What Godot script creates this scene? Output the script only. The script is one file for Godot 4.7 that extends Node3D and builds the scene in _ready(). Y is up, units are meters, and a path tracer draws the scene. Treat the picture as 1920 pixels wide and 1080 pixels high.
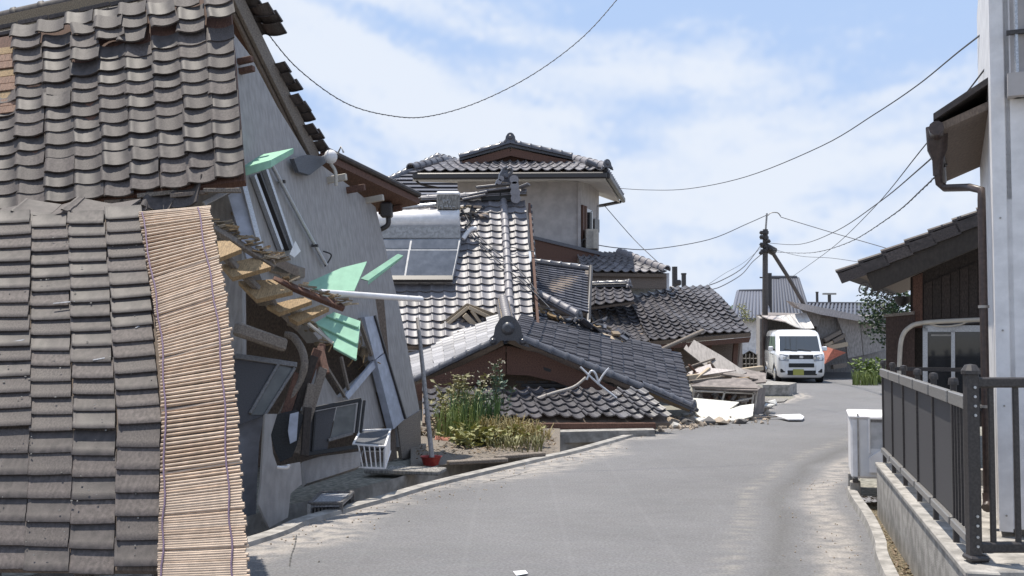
extends Node3D

const F = 1902.0
const PITCH = 0.04311
const EYE = Vector3(0, 1.65, 0)
var rng = RandomNumberGenerator.new()
var counts = {}
var mats = {}
var pats = {}
var texs = {}

# ---------- pixel (1920x1080) to world ----------
func ray(u, v):
	var b = (540.0 - v) / F
	return Vector3((u - 960.0) / F, b * cos(PITCH) + sin(PITCH), -(cos(PITCH) - b * sin(PITCH)))
func P(u, v, d):
	var r = ray(u, v)
	return EYE + r * (d / -r.z)
func G(u, v, y = 0.0):
	var r = ray(u, v)
	return EYE + r * ((y - EYE.y) / r.y)
func PL(u, v, plane, off = 0.0):
	var r = ray(u, v)
	var t = (plane.d - plane.normal.dot(EYE)) / plane.normal.dot(r)
	return EYE + r * t + plane.normal * off
func plane3(a, b, c):
	var n = (b - a).cross(c - a).normalized()
	if n.dot(EYE - a) < 0: n = -n
	return Plane(n, n.dot(a))
func planeN(p, n):
	n = n.normalized()
	return Plane(n, n.dot(p))
func onpl(pix, plane, off = 0.0):
	var o = []
	for p in pix: o.append(PL(p[0], p[1], plane, off))
	return o

# ---------- mesh building ----------
class MB:
	var st = SurfaceTool.new()
	func _init():
		st.begin(Mesh.PRIMITIVE_TRIANGLES)
		st.set_smooth_group(-1)
	func tri(a, b, c):
		st.add_vertex(a); st.add_vertex(b); st.add_vertex(c)
	func quad(a, b, c, d):
		tri(a, b, c); tri(a, c, d)
	func box(c, s, b = Basis.IDENTITY, ch = 0.0):
		var h = s * 0.5
		if ch <= 0.0:
			var p = []
			for i in 8: p.append(c + b * Vector3(h.x if i & 1 else -h.x, h.y if i & 2 else -h.y, h.z if i & 4 else -h.z))
			quad(p[0], p[2], p[3], p[1]); quad(p[4], p[5], p[7], p[6]); quad(p[0], p[1], p[5], p[4])
			quad(p[2], p[6], p[7], p[3]); quad(p[0], p[4], p[6], p[2]); quad(p[1], p[3], p[7], p[5])
			return self
		# chamfered: three offset vertices per corner
		var q = {}
		for i in 8:
			var sg = Vector3(1 if i & 1 else -1, 1 if i & 2 else -1, 1 if i & 4 else -1)
			for a in 3:
				var k = h - Vector3.ONE * ch
				k[a] = h[a]
				q[[i, a]] = c + b * (k * sg)
		for a in 3:
			var e1 = 1 << ((a + 1) % 3); var e2 = 1 << ((a + 2) % 3)
			for s0 in 2:
				var o = s0 << a
				quad(q[[o, a]], q[[o + e1, a]], q[[o + e1 + e2, a]], q[[o + e2, a]])
		for a in 3:
			var b1 = (a + 1) % 3; var b2 = (a + 2) % 3
			for s1 in 2:
				for s2 in 2:
					var o = (s1 << b1) + (s2 << b2)
					var o2 = o + (1 << a)
					quad(q[[o, b1]], q[[o2, b1]], q[[o2, b2]], q[[o, b2]])
		for i in 8: tri(q[[i, 0]], q[[i, 1]], q[[i, 2]])
		return self
	func beam(p0, p1, w, h, up = Vector3.UP, ch = 0.0):
		var z = (p1 - p0).normalized()
		var x = up.cross(z)
		if x.length() < 0.01: x = Vector3.RIGHT.cross(z)
		x = x.normalized()
		box((p0 + p1) * 0.5, Vector3(w, h, p0.distance_to(p1)), Basis(x, z.cross(x), z), ch)
		return self
	func tube(pts, r, n = 8, r2 = -1.0, caps = true):
		if r2 < 0: r2 = r
		st.set_smooth_group(0)
		var rings = []
		var x = Vector3.ZERO
		for i in pts.size():
			var t = (pts[min(i + 1, pts.size() - 1)] - pts[max(i - 1, 0)]).normalized()
			if x == Vector3.ZERO:
				x = t.cross(Vector3.UP)
				if x.length() < 0.05: x = t.cross(Vector3.RIGHT)
			x = (x - t * x.dot(t)).normalized()
			var y = t.cross(x)
			var rr = lerp(r, r2, float(i) / max(pts.size() - 1, 1))
			var ring = []
			for k in n: ring.append(pts[i] + (x * cos(TAU * k / n) + y * sin(TAU * k / n)) * rr)
			rings.append(ring)
		for i in rings.size() - 1:
			for k in n:
				quad(rings[i][k], rings[i][(k + 1) % n], rings[i + 1][(k + 1) % n], rings[i + 1][k])
		st.set_smooth_group(-1)
		if caps:
			for k in range(1, n - 1):
				tri(rings[0][0], rings[0][k], rings[0][k + 1])
				tri(rings[-1][0], rings[-1][k + 1], rings[-1][k])
		return self
	func prism(pts, off):
		var n = Vector3.ZERO
		for i in pts.size(): n += pts[i].cross(pts[(i + 1) % pts.size()])
		n = n.normalized()
		var ax = (pts[1] - pts[0]).normalized()
		var ay = n.cross(ax)
		var poly = PackedVector2Array()
		for p in pts: poly.append(Vector2((p - pts[0]).dot(ax), (p - pts[0]).dot(ay)))
		var idx = Geometry2D.triangulate_polygon(poly)
		if idx.is_empty(): print("PRISM FAIL ", pts[0])
		for i in range(0, idx.size(), 3):
			var a = pts[idx[i]]; var b = pts[idx[i + 1]]; var c = pts[idx[i + 2]]
			tri(a, b, c); tri(a + off, c + off, b + off)
		for i in pts.size():
			var j = (i + 1) % pts.size()
			quad(pts[i], pts[j], pts[j] + off, pts[i] + off)
		return self
	func loft(rings, closed = true, smooth = true, cap = false):
		st.set_smooth_group(0 if smooth else -1)
		for i in rings.size() - 1:
			var n = rings[i].size()
			for k in (n if closed else n - 1):
				quad(rings[i][k], rings[i][(k + 1) % n], rings[i + 1][(k + 1) % n], rings[i + 1][k])
		st.set_smooth_group(-1)
		if cap:
			for rg in [rings[0], rings[-1]]:
				for k in range(1, rg.size() - 1): tri(rg[0], rg[k], rg[k + 1])
		return self
	func done():
		st.generate_normals()
		return st.commit()

# ---------- nodes ----------
func numbered(parent, called):
	var key = str(parent.get_instance_id()) + called
	var n = counts.get(key, 0)
	counts[key] = n + 1
	return called if n == 0 else "%s_%03d" % [called, n]
func thing(called, label, category, at = Vector3.ZERO, group = ""):
	var o = Node3D.new()
	o.name = numbered(self, called)
	add_child(o)
	o.position = at
	o.set_meta("label", label); o.set_meta("category", category)
	if group: o.set_meta("group", group)
	return o
func part(parent, called, mesh, m, xf = Transform3D.IDENTITY):
	var o = MeshInstance3D.new()
	o.name = numbered(parent, called)
	o.mesh = mesh.done() if mesh is MB else mesh
	o.material_override = m
	o.transform = xf
	if parent.get_parent() == self:
		o.transform = Transform3D(Basis.IDENTITY, -parent.position) * xf
	parent.add_child(o)
	return o
func single(called, mesh, m, label, category, group = ""):
	var o = MeshInstance3D.new()
	o.name = numbered(self, called)
	o.mesh = mesh.done() if mesh is MB else mesh
	o.material_override = m
	add_child(o)
	o.set_meta("label", label); o.set_meta("category", category)
	if group: o.set_meta("group", group)
	return o
func struct(called, mesh, m):
	var o = MeshInstance3D.new()
	o.name = numbered(self, called)
	o.mesh = mesh.done() if mesh is MB else mesh
	o.material_override = m
	add_child(o)
	o.set_meta("kind", "structure")
	return o

# ---------- materials ----------
func pattern(kind):
	if pats.has(kind): return pats[kind]
	var n = FastNoiseLite.new()
	n.seed = hash(kind) % 1000
	n.noise_type = FastNoiseLite.TYPE_SIMPLEX_SMOOTH
	n.fractal_type = FastNoiseLite.FRACTAL_FBM
	var im
	match kind:
		"fine":
			n.frequency = 0.05; n.fractal_octaves = 4
			im = n.get_seamless_image(512, 512)
		"blotch":
			n.frequency = 0.012; n.fractal_octaves = 6; n.fractal_gain = 0.58
			im = n.get_seamless_image(512, 512)
		"grain":
			n.frequency = 0.22; n.fractal_octaves = 3; n.fractal_gain = 0.7
			im = n.get_seamless_image(512, 512)
		"streak":
			n.frequency = 0.02; n.fractal_octaves = 5
			var src = n.get_seamless_image(512, 512)
			im = Image.create(512, 512, false, Image.FORMAT_L8)
			for y in 512:
				for x in 512:
					im.set_pixel(x, y, src.get_pixel((x * 4) % 512, posmod(int(256 - abs(y - 256) + 40.0 * sin(TAU * x / 512.0)), 512)))
	im.convert(Image.FORMAT_L8)
	pats[kind] = im
	return im
func tex2(kind, lo, hi, contrast = 1.0):
	var key = [kind, lo, hi, contrast]
	if texs.has(key): return texs[key]
	var src = pattern(kind)
	var im = Image.create(512, 512, false, Image.FORMAT_RGB8)
	for y in 512:
		for x in 512:
			var t = clamp((src.get_pixel(x, y).r - 0.5) * contrast + 0.5, 0.0, 1.0)
			im.set_pixel(x, y, lo.lerp(hi, t))
	im.generate_mipmaps()
	texs[key] = ImageTexture.create_from_image(im)
	return texs[key]
func lin(r, g, b): return Color(r, g, b).linear_to_srgb()
# lo, hi: linear colours the noise moves between
func mat(key, lo, hi, rough = 0.8, kind = "blotch", scale = 1.0, o = {}):
	if mats.has(key): return mats[key]
	var m = StandardMaterial3D.new()
	var l = lin(lo[0], lo[1], lo[2]); var h = lin(hi[0], hi[1], hi[2])
	if kind == "":
		m.albedo_color = h
	else:
		# share textures: normalise by the brighter colour
		var ratio = snapped((lo[0] / hi[0] + lo[1] / hi[1] + lo[2] / hi[2]) / 3.0, 0.08)
		m.albedo_texture = tex2(kind, lin(ratio, ratio, ratio), Color.WHITE, o.get("contrast", 2.0))
		m.albedo_color = h
		m.uv1_triplanar = true
		m.uv1_world_triplanar = o.get("world", true)
		m.uv1_scale = scale if scale is Vector3 else Vector3.ONE * scale
	m.roughness = rough
	m.metallic = o.get("metal", 0.0)
	m.metallic_specular = o.get("spec", 0.5)
	if o.has("bump"):
		m.heightmap_enabled = true
		m.heightmap_texture = tex2(o.get("bpat", kind), Color.BLACK, Color.WHITE, 1.5)
		m.heightmap_scale = o.bump
	if o.has("coat"):
		m.clearcoat_enabled = true; m.clearcoat = o.coat; m.clearcoat_roughness = 0.05
	if o.has("alpha"):
		m.transparency = BaseMaterial3D.TRANSPARENCY_ALPHA
		m.albedo_color.a = o.alpha
	if o.has("backlight"):
		m.backlight_enabled = true
		m.backlight = lin(o.backlight[0], o.backlight[1], o.backlight[2])
	m.cull_mode = BaseMaterial3D.CULL_DISABLED
	mats[key] = m
	return m

# ---------- roof tiles ----------
const S_PROFILE = [[0.0, 0.040], [0.07, 0.058], [0.15, 0.056], [0.24, 0.038], [0.36, 0.016], [0.52, 0.003], [0.68, 0.0], [0.82, 0.008], [0.93, 0.024], [1.04, 0.036]]
const FLAT_PROFILE = [[0.0, 0.004], [0.03, 0.006], [0.06, 0.005], [0.09, 0.0], [0.5, -0.002], [0.9, 0.0], [0.985, 0.001]]
func make_tile(profile, lip = false, thick = 0.024, lift = 0.03, amp = 1.0):
	var m = MB.new()
	var zs = [[-0.15, 0.0], [1.03, 0.0]]
	if lip: zs = [[-0.15, 0.0], [0.60, -0.001], [0.70, 0.004], [0.93, 0.006], [1.02, 0.002]]
	var rings = []
	for z in zs:
		var r = []
		for p in profile: r.append(Vector3(p[0], p[1] * amp + z[1] + lift * z[0], z[0]))
		rings.append(r)
	m.loft(rings, false, true)
	var e = rings[-1]
	for k in e.size() - 1:
		m.quad(e[k], e[k + 1], e[k + 1] - Vector3(0, thick, 0.0), e[k] - Vector3(0, thick, 0.0))
	for s in [0, e.size() - 1]:
		for i in rings.size() - 1:
			m.quad(rings[i][s], rings[i + 1][s], rings[i + 1][s] - Vector3(0, thick, 0), rings[i][s] - Vector3(0, thick, 0))
	return m.done()

# corners: eave left, eave right, top right, top left
func bil(c, s, t):
	return c[0].lerp(c[1], s).lerp(c[3].lerp(c[2], s), t)
func patch_normal(c):
	var n = (c[1] - c[0]).cross(c[3] - c[0]).normalized()
	if n.y < 0: n = -n
	return n
# lay tiles over a four-cornered patch; t runs up the slope
func tile_field(parent, c, cols, rows, meshes, ms, o = {}):
	var n = o.get("n", patch_normal(c))
	var jit = o.get("jit", 0.01)
	var raise = o.get("raise", 0.02)
	var skip = o.get("skip", null)
	var warp = o.get("warp", null)
	var limit = o.get("limit", 400)
	var rest = null
	var placed = 0
	var stm = SurfaceTool.new()
	for j in rows:
		for i in cols:
			if skip and skip.call(i, j): continue
			var s0 = float(i) / cols; var s1 = float(i + 1) / cols
			var t0 = float(j) / rows; var t1 = float(j + 1) / rows
			var a = bil(c, s0, t1); var b = bil(c, s1, t1); var d = bil(c, s0, t0)
			var X = b - a
			var Z = d - a
			var nn = n
			var off = n * raise
			if warp:
				var w = warp.call(i, j)
				off += w[0]
				nn = (n + w[1]).normalized()
				X = X.rotated(nn, w[2]); Z = Z.rotated(nn, w[2])
			off += Vector3(rng.randf_range(-1, 1), rng.randf_range(-0.3, 0.3), rng.randf_range(-1, 1)) * jit
			var tw = rng.randf_range(-1, 1) * jit * 2.5
			X = X.rotated(nn, tw); Z = Z.rotated(nn, tw)
			nn = (nn + Vector3(rng.randf_range(-1, 1), 0, rng.randf_range(-1, 1)) * jit * 2.0).normalized()
			if X.cross(nn).dot(Z) > 0: pass
			var xf = Transform3D(Basis(X, nn, Z), a + off)
			var mesh = meshes[rng.randi() % meshes.size()]
			var mm = ms[rng.randi() % ms.size()]
			if placed < limit:
				part(parent, "roof_tile", mesh, mm, xf)
			else:
				stm.append_from(mesh, 0, xf)
				rest = ms[0]
			placed += 1
	if rest:
		var r = part(parent, "remaining_tiles", stm.commit(), rest)
		r.set_meta("kind", "stuff")
	return placed
func deck(parent, called, c, m, thick = 0.05, grow = 0.0):
	var n = patch_normal(c)
	var p = c
	if grow > 0.0:
		var ctr = (c[0] + c[1] + c[2] + c[3]) * 0.25
		p = []
		for q in c: p.append(q + (q - ctr).normalized() * grow)
	var b = MB.new()
	b.quad(p[0], p[1], p[2], p[3])
	var e = []
	for q in p: e.append(q - n * thick)
	b.quad(e[0], e[3], e[2], e[1])
	for i in 4: b.quad(p[i], e[i], e[(i + 1) % 4], p[(i + 1) % 4])
	return part(parent, called, b, m)
var cap_mesh = null
func make_cap():
	var m = MB.new()
	var rings = []
	for z in [[0.0, 0.90], [0.80, 0.93], [0.84, 1.06], [1.0, 1.06], [1.0, 0.80]]:
		var r = []
		for k in 11:
			var a = PI * (-0.08 + 1.16 * k / 10.0)
			r.append(Vector3(cos(a) * z[1], sin(a) * z[1], z[0]))
		rings.append(r)
	m.loft(rings, false, true)
	return m.done()
# a line of half-round cap tiles from p0 to p1
func cap_row(parent, p0, p1, r, seg, m, called = "cap_tile", up = Vector3.UP, jit = 0.004):
	if cap_mesh == null: cap_mesh = make_cap()
	var L = p0.distance_to(p1)
	var n = max(1, int(round(L / seg)))
	var z = (p1 - p0) / n
	var zn = z.normalized()
	var x = up.cross(zn).normalized()
	var y = zn.cross(x)
	for i in n:
		var w = rng.randf_range(-1, 1) * jit
		part(parent, called, cap_mesh, m, Transform3D(Basis((x + y * w * 4.0) * r, y * r, z + x * w), p0 + z * i + y * w))
# layered ridge with caps
func ridge(parent, p0, p1, layers, w, m, mcap, cap_r, seg = 0.27, h = 0.035):
	for l in layers:
		var ww = w - 0.012 * l
		var n = max(1, int(p0.distance_to(p1) / 0.55))
		for i in n:
			var a = p0.lerp(p1, float(i) / n + 0.004); var b = p0.lerp(p1, float(i + 1) / n - 0.004)
			part(parent, "ridge_layer", MB.new().beam(a + Vector3(0, h * (l + 0.5), 0), b + Vector3(0, h * (l + 0.5) + rng.randf_range(-0.004, 0.004), 0), ww, h * 0.72, Vector3.UP, 0.005), m)
	part(parent, "ridge_core", MB.new().beam(p0 + Vector3(0, h * layers * 0.5, 0), p1 + Vector3(0, h * layers * 0.5, 0), w * 0.78, h * layers, Vector3.UP), mats.mud)
	var up = Vector3(0, h * layers - 0.01, 0)
	cap_row(parent, p0 + up, p1 + up, cap_r, seg, mcap, "ridge_cap")
# demon-faced end tile: a scrolled plate across the ridge end, facing dir
func end_tile(parent, at, dir, s, m, called = "ridge_end_tile"):
	var z = Vector3(dir.x, 0, dir.z).normalized()
	var x = Vector3.UP.cross(z).normalized()
	var pts = []
	for q in [[-0.62, -0.30], [-0.50, -0.02], [-0.40, 0.06], [-0.36, 0.30], [-0.22, 0.52], [-0.08, 0.60], [0.08, 0.60], [0.22, 0.52], [0.36, 0.30], [0.40, 0.06], [0.50, -0.02], [0.62, -0.30], [0.34, -0.22], [0.2, -0.1], [-0.2, -0.1], [-0.34, -0.22]]:
		pts.append(at + x * q[0] * s + Vector3.UP * q[1] * s + z * 0.06 * s)
	var b = MB.new().prism(pts, -z * 0.16 * s)
	for q in [[0.0, 0.24, 0.2], [-0.42, -0.12, 0.11], [0.42, -0.12, 0.11]]:
		var c = at + x * q[0] * s + Vector3.UP * q[1] * s + z * 0.06 * s
		b.tube([c, c + z * 0.07 * s, c + z * 0.10 * s], q[2] * s, 10, q[2] * s * 0.5)
	return part(parent, called, b, m)
func ribbed_roof(c, n, r = 0.05, rows = 1):
	var m = MB.new()
	m.quad(c[0], c[1], c[2], c[3])
	var nn = patch_normal(c)
	for i in n + 1:
		var s = float(i) / n
		var a = bil(c, s, 0.0) + nn * r * 0.3; var b = bil(c, s, 1.0) + nn * r * 0.3
		m.tube([a, b], r, 6)
	for j in rows:
		var t = float(j) / rows
		m.beam(bil(c, 0, t) + nn * r * 0.3, bil(c, 1, t) + nn * r * 0.3, r * 0.5, r * 0.8, nn)
	return m
func smooth_line(pts, k = 6):
	var o = []
	for i in pts.size() - 1:
		var p0 = pts[max(i - 1, 0)]; var p1 = pts[i]; var p2 = pts[i + 1]; var p3 = pts[min(i + 2, pts.size() - 1)]
		for j in k: o.append(p1.cubic_interpolate(p2, p0, p3, float(j) / k))
	o.append(pts[-1])
	return o
func pline(l, k = 6):
	var o = []
	for p in l: o.append(P(p[0], p[1], p[2]))
	return smooth_line(o, k)

var TILE_S; var TILE_S2; var TILE_LIP; var TILE_FLAT; var TILE_OLD
func _ready():
	rng.seed = 20160416
	# camera
	var cam = Camera3D.new()
	cam.name = "camera"
	add_child(cam)
	cam.position = EYE
	cam.rotation = Vector3(PITCH, 0, 0)
	cam.fov = rad_to_deg(2.0 * atan(540.0 / F))
	cam.near = 0.05; cam.far = 9000.0
	cam.current = true
	# sky
	var we = WorldEnvironment.new()
	we.name = "world_environment"
	var env = Environment.new()
	env.background_mode = Environment.BG_SKY
	env.sky = Sky.new()
	var pm = PanoramaSkyMaterial.new()
	pm.panorama = sky_image()
	env.sky.sky_material = pm
	env.background_energy_multiplier = 1.0
	env.tonemap_mode = Environment.TONE_MAPPER_LINEAR
	env.tonemap_exposure = 1.24
	env.sdfgi_enabled = true; env.ssao_enabled = true; env.ssil_enabled = true
	we.environment = env
	add_child(we)
	# sun: high, to the left and beyond the houses
	var sun = DirectionalLight3D.new()
	sun.name = "sun"
	sun.light_energy = 1.6
	sun.light_angular_distance = 0.6
	sun.light_color = Color(1.0, 0.97, 0.92)
	sun.shadow_enabled = true
	add_child(sun)
	var to_sun = Vector3(-0.205, 0.95, -0.185).normalized()
	sun.look_at_from_position(to_sun * 50.0, Vector3.ZERO, Vector3.FORWARD)

	make_materials()
	TILE_S = [make_tile(S_PROFILE)]
	TILE_S2 = [make_tile(S_PROFILE, false, 0.02, 0.032, 0.6)]
	TILE_LIP = [make_tile(FLAT_PROFILE, true, 0.014, 0.013)]
	TILE_OLD = [make_tile(S_PROFILE, false, 0.018, 0.021, 0.66)]
	TILE_FLAT = [make_tile(FLAT_PROFILE, false, 0.025, 0.03)]
	build_ground()
	build_fallen_roof()
	build_leaning_house()
	build_solar_house()
	build_gable_house()
	build_long_roof()
	build_two_storey_house()
	build_right_side()
	build_far()
	build_debris()
	build_garden()
	build_van()
	build_cables()

func sky_image():
	var w = 1536; var h = 768
	var n = FastNoiseLite.new()
	n.seed = 77; n.frequency = 0.9; n.fractal_octaves = 6; n.fractal_gain = 0.52
	n.noise_type = FastNoiseLite.TYPE_SIMPLEX_SMOOTH
	n.domain_warp_enabled = true; n.domain_warp_amplitude = 0.5; n.domain_warp_frequency = 0.7
	var im = Image.create(w, h, false, Image.FORMAT_RGBF)
	for y in h:
		var el = (0.5 - (y + 0.5) / h) * PI
		for x in w:
			if el < -0.03:
				im.set_pixel(x, y, Color(0.34, 0.33, 0.33)); continue
			var az = (x + 0.5) / w * TAU
			var s = max(sin(el), 0.0)
			var base = Color(0.46, 0.57, 0.765).lerp(Color(0.29, 0.45, 0.75), clamp(pow(s * 1.2, 0.75), 0, 1))
			# cloud layer seen on a plane overhead, stretched to streaks
			var q = Vector2(cos(az), sin(az))
			var tilt = el * 5.5 + 0.5 * sin(az * 3.0 + 1.0)
			var a = n.get_noise_3d(q.x * 1.7, q.y * 1.7, tilt)
			var b = n.get_noise_3d(q.x * 4.5 + 9.0, q.y * 4.5, tilt * 2.6)
			var c = clamp((a * 1.0 + b * 0.4 + 0.19) * 1.7, 0.0, 1.0)
			c = c * c * (3.0 - 2.0 * c) * 0.8
			base = base.lerp(Color(0.71, 0.745, 0.80), c)
			im.set_pixel(x, y, base)
	return ImageTexture.create_from_image(im)

func make_materials():
	mat("mud", [0.16, 0.12, 0.08], [0.30, 0.24, 0.17], 0.95, "fine", 3.0)
	for i in 4:
		var k = [1.0, 0.80, 1.25, 0.92][i]
		mat("tile_old%d" % i, [0.046 * k, 0.036 * k, 0.033 * k], [0.098 * k, 0.080 * k, 0.074 * k], [0.7, 0.62, 0.74, 0.66][i], ["fine", "blotch", "fine", "blotch"][i], [2.3, 1.6, 1.2, 2.6][i], {"bump": 0.12, "bpat": "grain"})
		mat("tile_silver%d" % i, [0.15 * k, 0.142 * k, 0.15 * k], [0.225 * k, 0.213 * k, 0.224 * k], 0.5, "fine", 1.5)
		mat("tile_glare%d" % i, [0.26 * k, 0.25 * k, 0.26 * k], [0.36 * k, 0.35 * k, 0.36 * k], 0.30, "fine", 1.5)  # paler, glossier tile with the sun glare in its colour
		mat("tile_dark%d" % i, [0.055 * k, 0.055 * k, 0.064 * k], [0.105 * k, 0.105 * k, 0.12 * k], 0.30, "fine", 1.5)
		mat("tile_mid%d" % i, [0.066 * k, 0.063 * k, 0.069 * k], [0.118 * k, 0.112 * k, 0.122 * k], 0.36, "fine", 1.5)
		mat("tile_blue%d" % i, [0.075 * k, 0.08 * k, 0.10 * k], [0.13 * k, 0.135 * k, 0.165 * k], 0.4, "fine", 1.5)
	mat("mortar", [0.26, 0.245, 0.238], [0.37, 0.35, 0.34], 0.9, "streak", 0.4, {"bump": 0.15, "bpat": "grain", "contrast": 1.6})
	mat("concrete", [0.20, 0.19, 0.175], [0.38, 0.36, 0.335], 0.92, "blotch", 0.8, {"bump": 0.25, "bpat": "grain"})
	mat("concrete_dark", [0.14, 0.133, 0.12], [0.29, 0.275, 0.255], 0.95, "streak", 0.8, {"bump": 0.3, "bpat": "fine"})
	mat("wood_brown", [0.08, 0.038, 0.025], [0.155, 0.078, 0.054], 0.8, "streak", Vector3(1.2, 3.0, 1.2))
	mat("wood_dark", [0.022, 0.016, 0.013], [0.055, 0.042, 0.035], 0.85, "streak", Vector3(1.5, 2.0, 1.5))
	mat("wood_raw", [0.22, 0.14, 0.065], [0.40, 0.27, 0.14], 0.8, "streak", Vector3(1.2, 5.0, 1.2))
	mat("wood_pale", [0.34, 0.26, 0.17], [0.52, 0.42, 0.30], 0.8, "streak", Vector3(2, 5.0, 2))
	mat("wood_grey", [0.13, 0.105, 0.085], [0.25, 0.21, 0.175], 0.85, "streak", Vector3(1.2, 4.0, 1.2))
	mat("reed", [0.42, 0.295, 0.205], [0.63, 0.475, 0.35], 0.6, "fine", Vector3(0.5, 9.0, 0.5))
	mat("reed2", [0.35, 0.23, 0.15], [0.56, 0.40, 0.28], 0.6, "fine", Vector3(0.5, 9.0, 0.5))
	mat("cord", [0.12, 0.07, 0.12], [0.30, 0.21, 0.30], 0.8, "fine", 8.0)
	mat("green", [0.27, 0.49, 0.355], [0.34, 0.57, 0.43], 0.85, "blotch", 0.8, {"spec": 0.2})
	mat("white_paint", [0.67, 0.65, 0.65], [0.80, 0.78, 0.78], 0.55, "blotch", 0.7)
	mat("white_sheet", [0.66, 0.63, 0.55], [0.82, 0.80, 0.72], 0.6, "blotch", 1.2)
	mat("plaster", [0.36, 0.335, 0.325], [0.46, 0.43, 0.42], 0.9, "blotch", 0.4)
	mat("soffit_white", [0.62, 0.58, 0.54], [0.72, 0.68, 0.64], 0.8, "blotch", 0.5)
	mat("aluminium", [0.40, 0.41, 0.43], [0.55, 0.56, 0.58], 0.38, "fine", 2.0, {"metal": 0.6})
	mat("sash_blue", [0.30, 0.33, 0.40], [0.42, 0.45, 0.53], 0.5, "blotch", 1.0)
	mat("steel", [0.24, 0.23, 0.22], [0.40, 0.38, 0.36], 0.45, "blotch", 1.5, {"metal": 0.5})
	mat("dark_metal", [0.03, 0.027, 0.027], [0.055, 0.048, 0.047], 0.45, "fine", 2.0)
	mat("brown_pipe", [0.04, 0.027, 0.024], [0.07, 0.047, 0.041], 0.4, "fine", 1.0)
	mat("black", [0.01, 0.01, 0.01], [0.025, 0.025, 0.027], 0.6, "fine", 2.0)
	mat("glass_dark", [0.02, 0.022, 0.026], [0.02, 0.022, 0.026], 0.06, "", 1.0, {"spec": 0.7})
	mat("panel_glass", [0.05, 0.055, 0.07], [0.10, 0.105, 0.12], 0.08, "blotch", 0.6, {"spec": 0.8})
	mat("screen", [0.042, 0.04, 0.044], [0.07, 0.067, 0.072], 0.6, "fine", 3.0, {})
	mat("cable", [0.05, 0.05, 0.058], [0.09, 0.09, 0.10], 0.6, "fine", 1.0)
	mat("pvc_beige", [0.40, 0.36, 0.30], [0.52, 0.47, 0.40], 0.6, "blotch", 1.0)
	mat("terracotta", [0.34, 0.13, 0.08], [0.48, 0.20, 0.13], 0.8, "fine", 3.0)
	mat("red_plastic", [0.36, 0.04, 0.035], [0.45, 0.06, 0.05], 0.45, "fine", 1.0)
	mat("tarp", [0.48, 0.13, 0.08], [0.62, 0.20, 0.13], 0.6, "blotch", 1.5, {"backlight": [0.25, 0.07, 0.04]})
	mat("shed_wall", [0.23, 0.21, 0.195], [0.35, 0.32, 0.30], 0.8, "streak", 0.5)
	mat("soil", [0.12, 0.095, 0.075], [0.34, 0.29, 0.24], 0.95, "grain", 0.9, {"bump": 1.2})
	mat("dirt_gutter", [0.06, 0.045, 0.025], [0.24, 0.20, 0.13], 0.95, "fine", 1.6, {"bump": 0.8, "contrast": 3.0})
	mat("land", [0.16, 0.15, 0.12], [0.30, 0.285, 0.24], 0.95, "fine", 0.5)
	mat("hill", [0.05, 0.09, 0.06], [0.09, 0.14, 0.09], 0.95, "fine", 0.01)
	for i in 3:
		mat("rubble%d" % i, [[0.09, 0.085, 0.08], [0.28, 0.22, 0.17], [0.45, 0.43, 0.40]][i], [[0.17, 0.16, 0.155], [0.45, 0.37, 0.29], [0.7, 0.68, 0.64]][i], 0.9, "fine", 4.0)
	mat("wood_red", [0.15, 0.085, 0.055], [0.30, 0.18, 0.125], 0.8, "streak", Vector3(1.2, 5.0, 1.2))
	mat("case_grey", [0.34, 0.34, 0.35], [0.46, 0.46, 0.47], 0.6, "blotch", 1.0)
	mat("wood_old", [0.13, 0.10, 0.078], [0.23, 0.18, 0.145], 0.85, "streak", Vector3(1.5, 2.0, 1.5))
	mat("panel_shaded", [0.58, 0.57, 0.57], [0.68, 0.67, 0.67], 0.55, "blotch", 0.7)  # case white toned down, shade of the front in the colour
	mat("crack", [0.06, 0.058, 0.055], [0.10, 0.098, 0.095], 0.95, "fine", 3.0)
	mat("pole_dark", [0.06, 0.052, 0.048], [0.11, 0.095, 0.088], 0.7, "streak", 1.0)
	mat("rail", [0.20, 0.195, 0.19], [0.30, 0.29, 0.28], 0.35, "fine", 2.0, {"metal": 0.3})  # sky reflection put into the colour, paler than the posts
	mat("wood_dark2", [0.026, 0.018, 0.015], [0.065, 0.048, 0.04], 0.85, "streak", Vector3(1.5, 2.0, 1.5))
	mat("wood_brown2", [0.035, 0.022, 0.018], [0.075, 0.047, 0.038], 0.85, "streak", Vector3(1.5, 2.0, 1.5))
	mat("wood_grey2", [0.034, 0.027, 0.022], [0.06, 0.049, 0.041], 0.85, "streak", Vector3(0.6, 1.0, 0.6), {"contrast": 1.2})
	mat("shed_pink", [0.34, 0.295, 0.28], [0.47, 0.42, 0.40], 0.6, "streak", 0.7)
	mat("sheet_light", [0.50, 0.47, 0.44], [0.66, 0.63, 0.60], 0.45, "streak", 0.8)
	mat("rust_sheet", [0.13, 0.108, 0.098], [0.26, 0.22, 0.20], 0.65, "blotch", 0.7)
	mat("steel_dark", [0.10, 0.095, 0.09], [0.19, 0.18, 0.175], 0.45, "fine", 1.5, {"metal": 0.3})
	mat("sash_dark", [0.13, 0.135, 0.155], [0.20, 0.205, 0.23], 0.7, "blotch", 0.8)
	mat("glass_dull", [0.08, 0.08, 0.075], [0.15, 0.15, 0.14], 0.35, "blotch", 0.8)
	mat("slate", [0.06, 0.065, 0.075], [0.11, 0.115, 0.13], 0.6, "fine", 2.0)
	mat("slate_light", [0.20, 0.20, 0.22], [0.36, 0.36, 0.38], 0.6, "fine", 1.5, {"contrast": 3.0})
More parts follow.
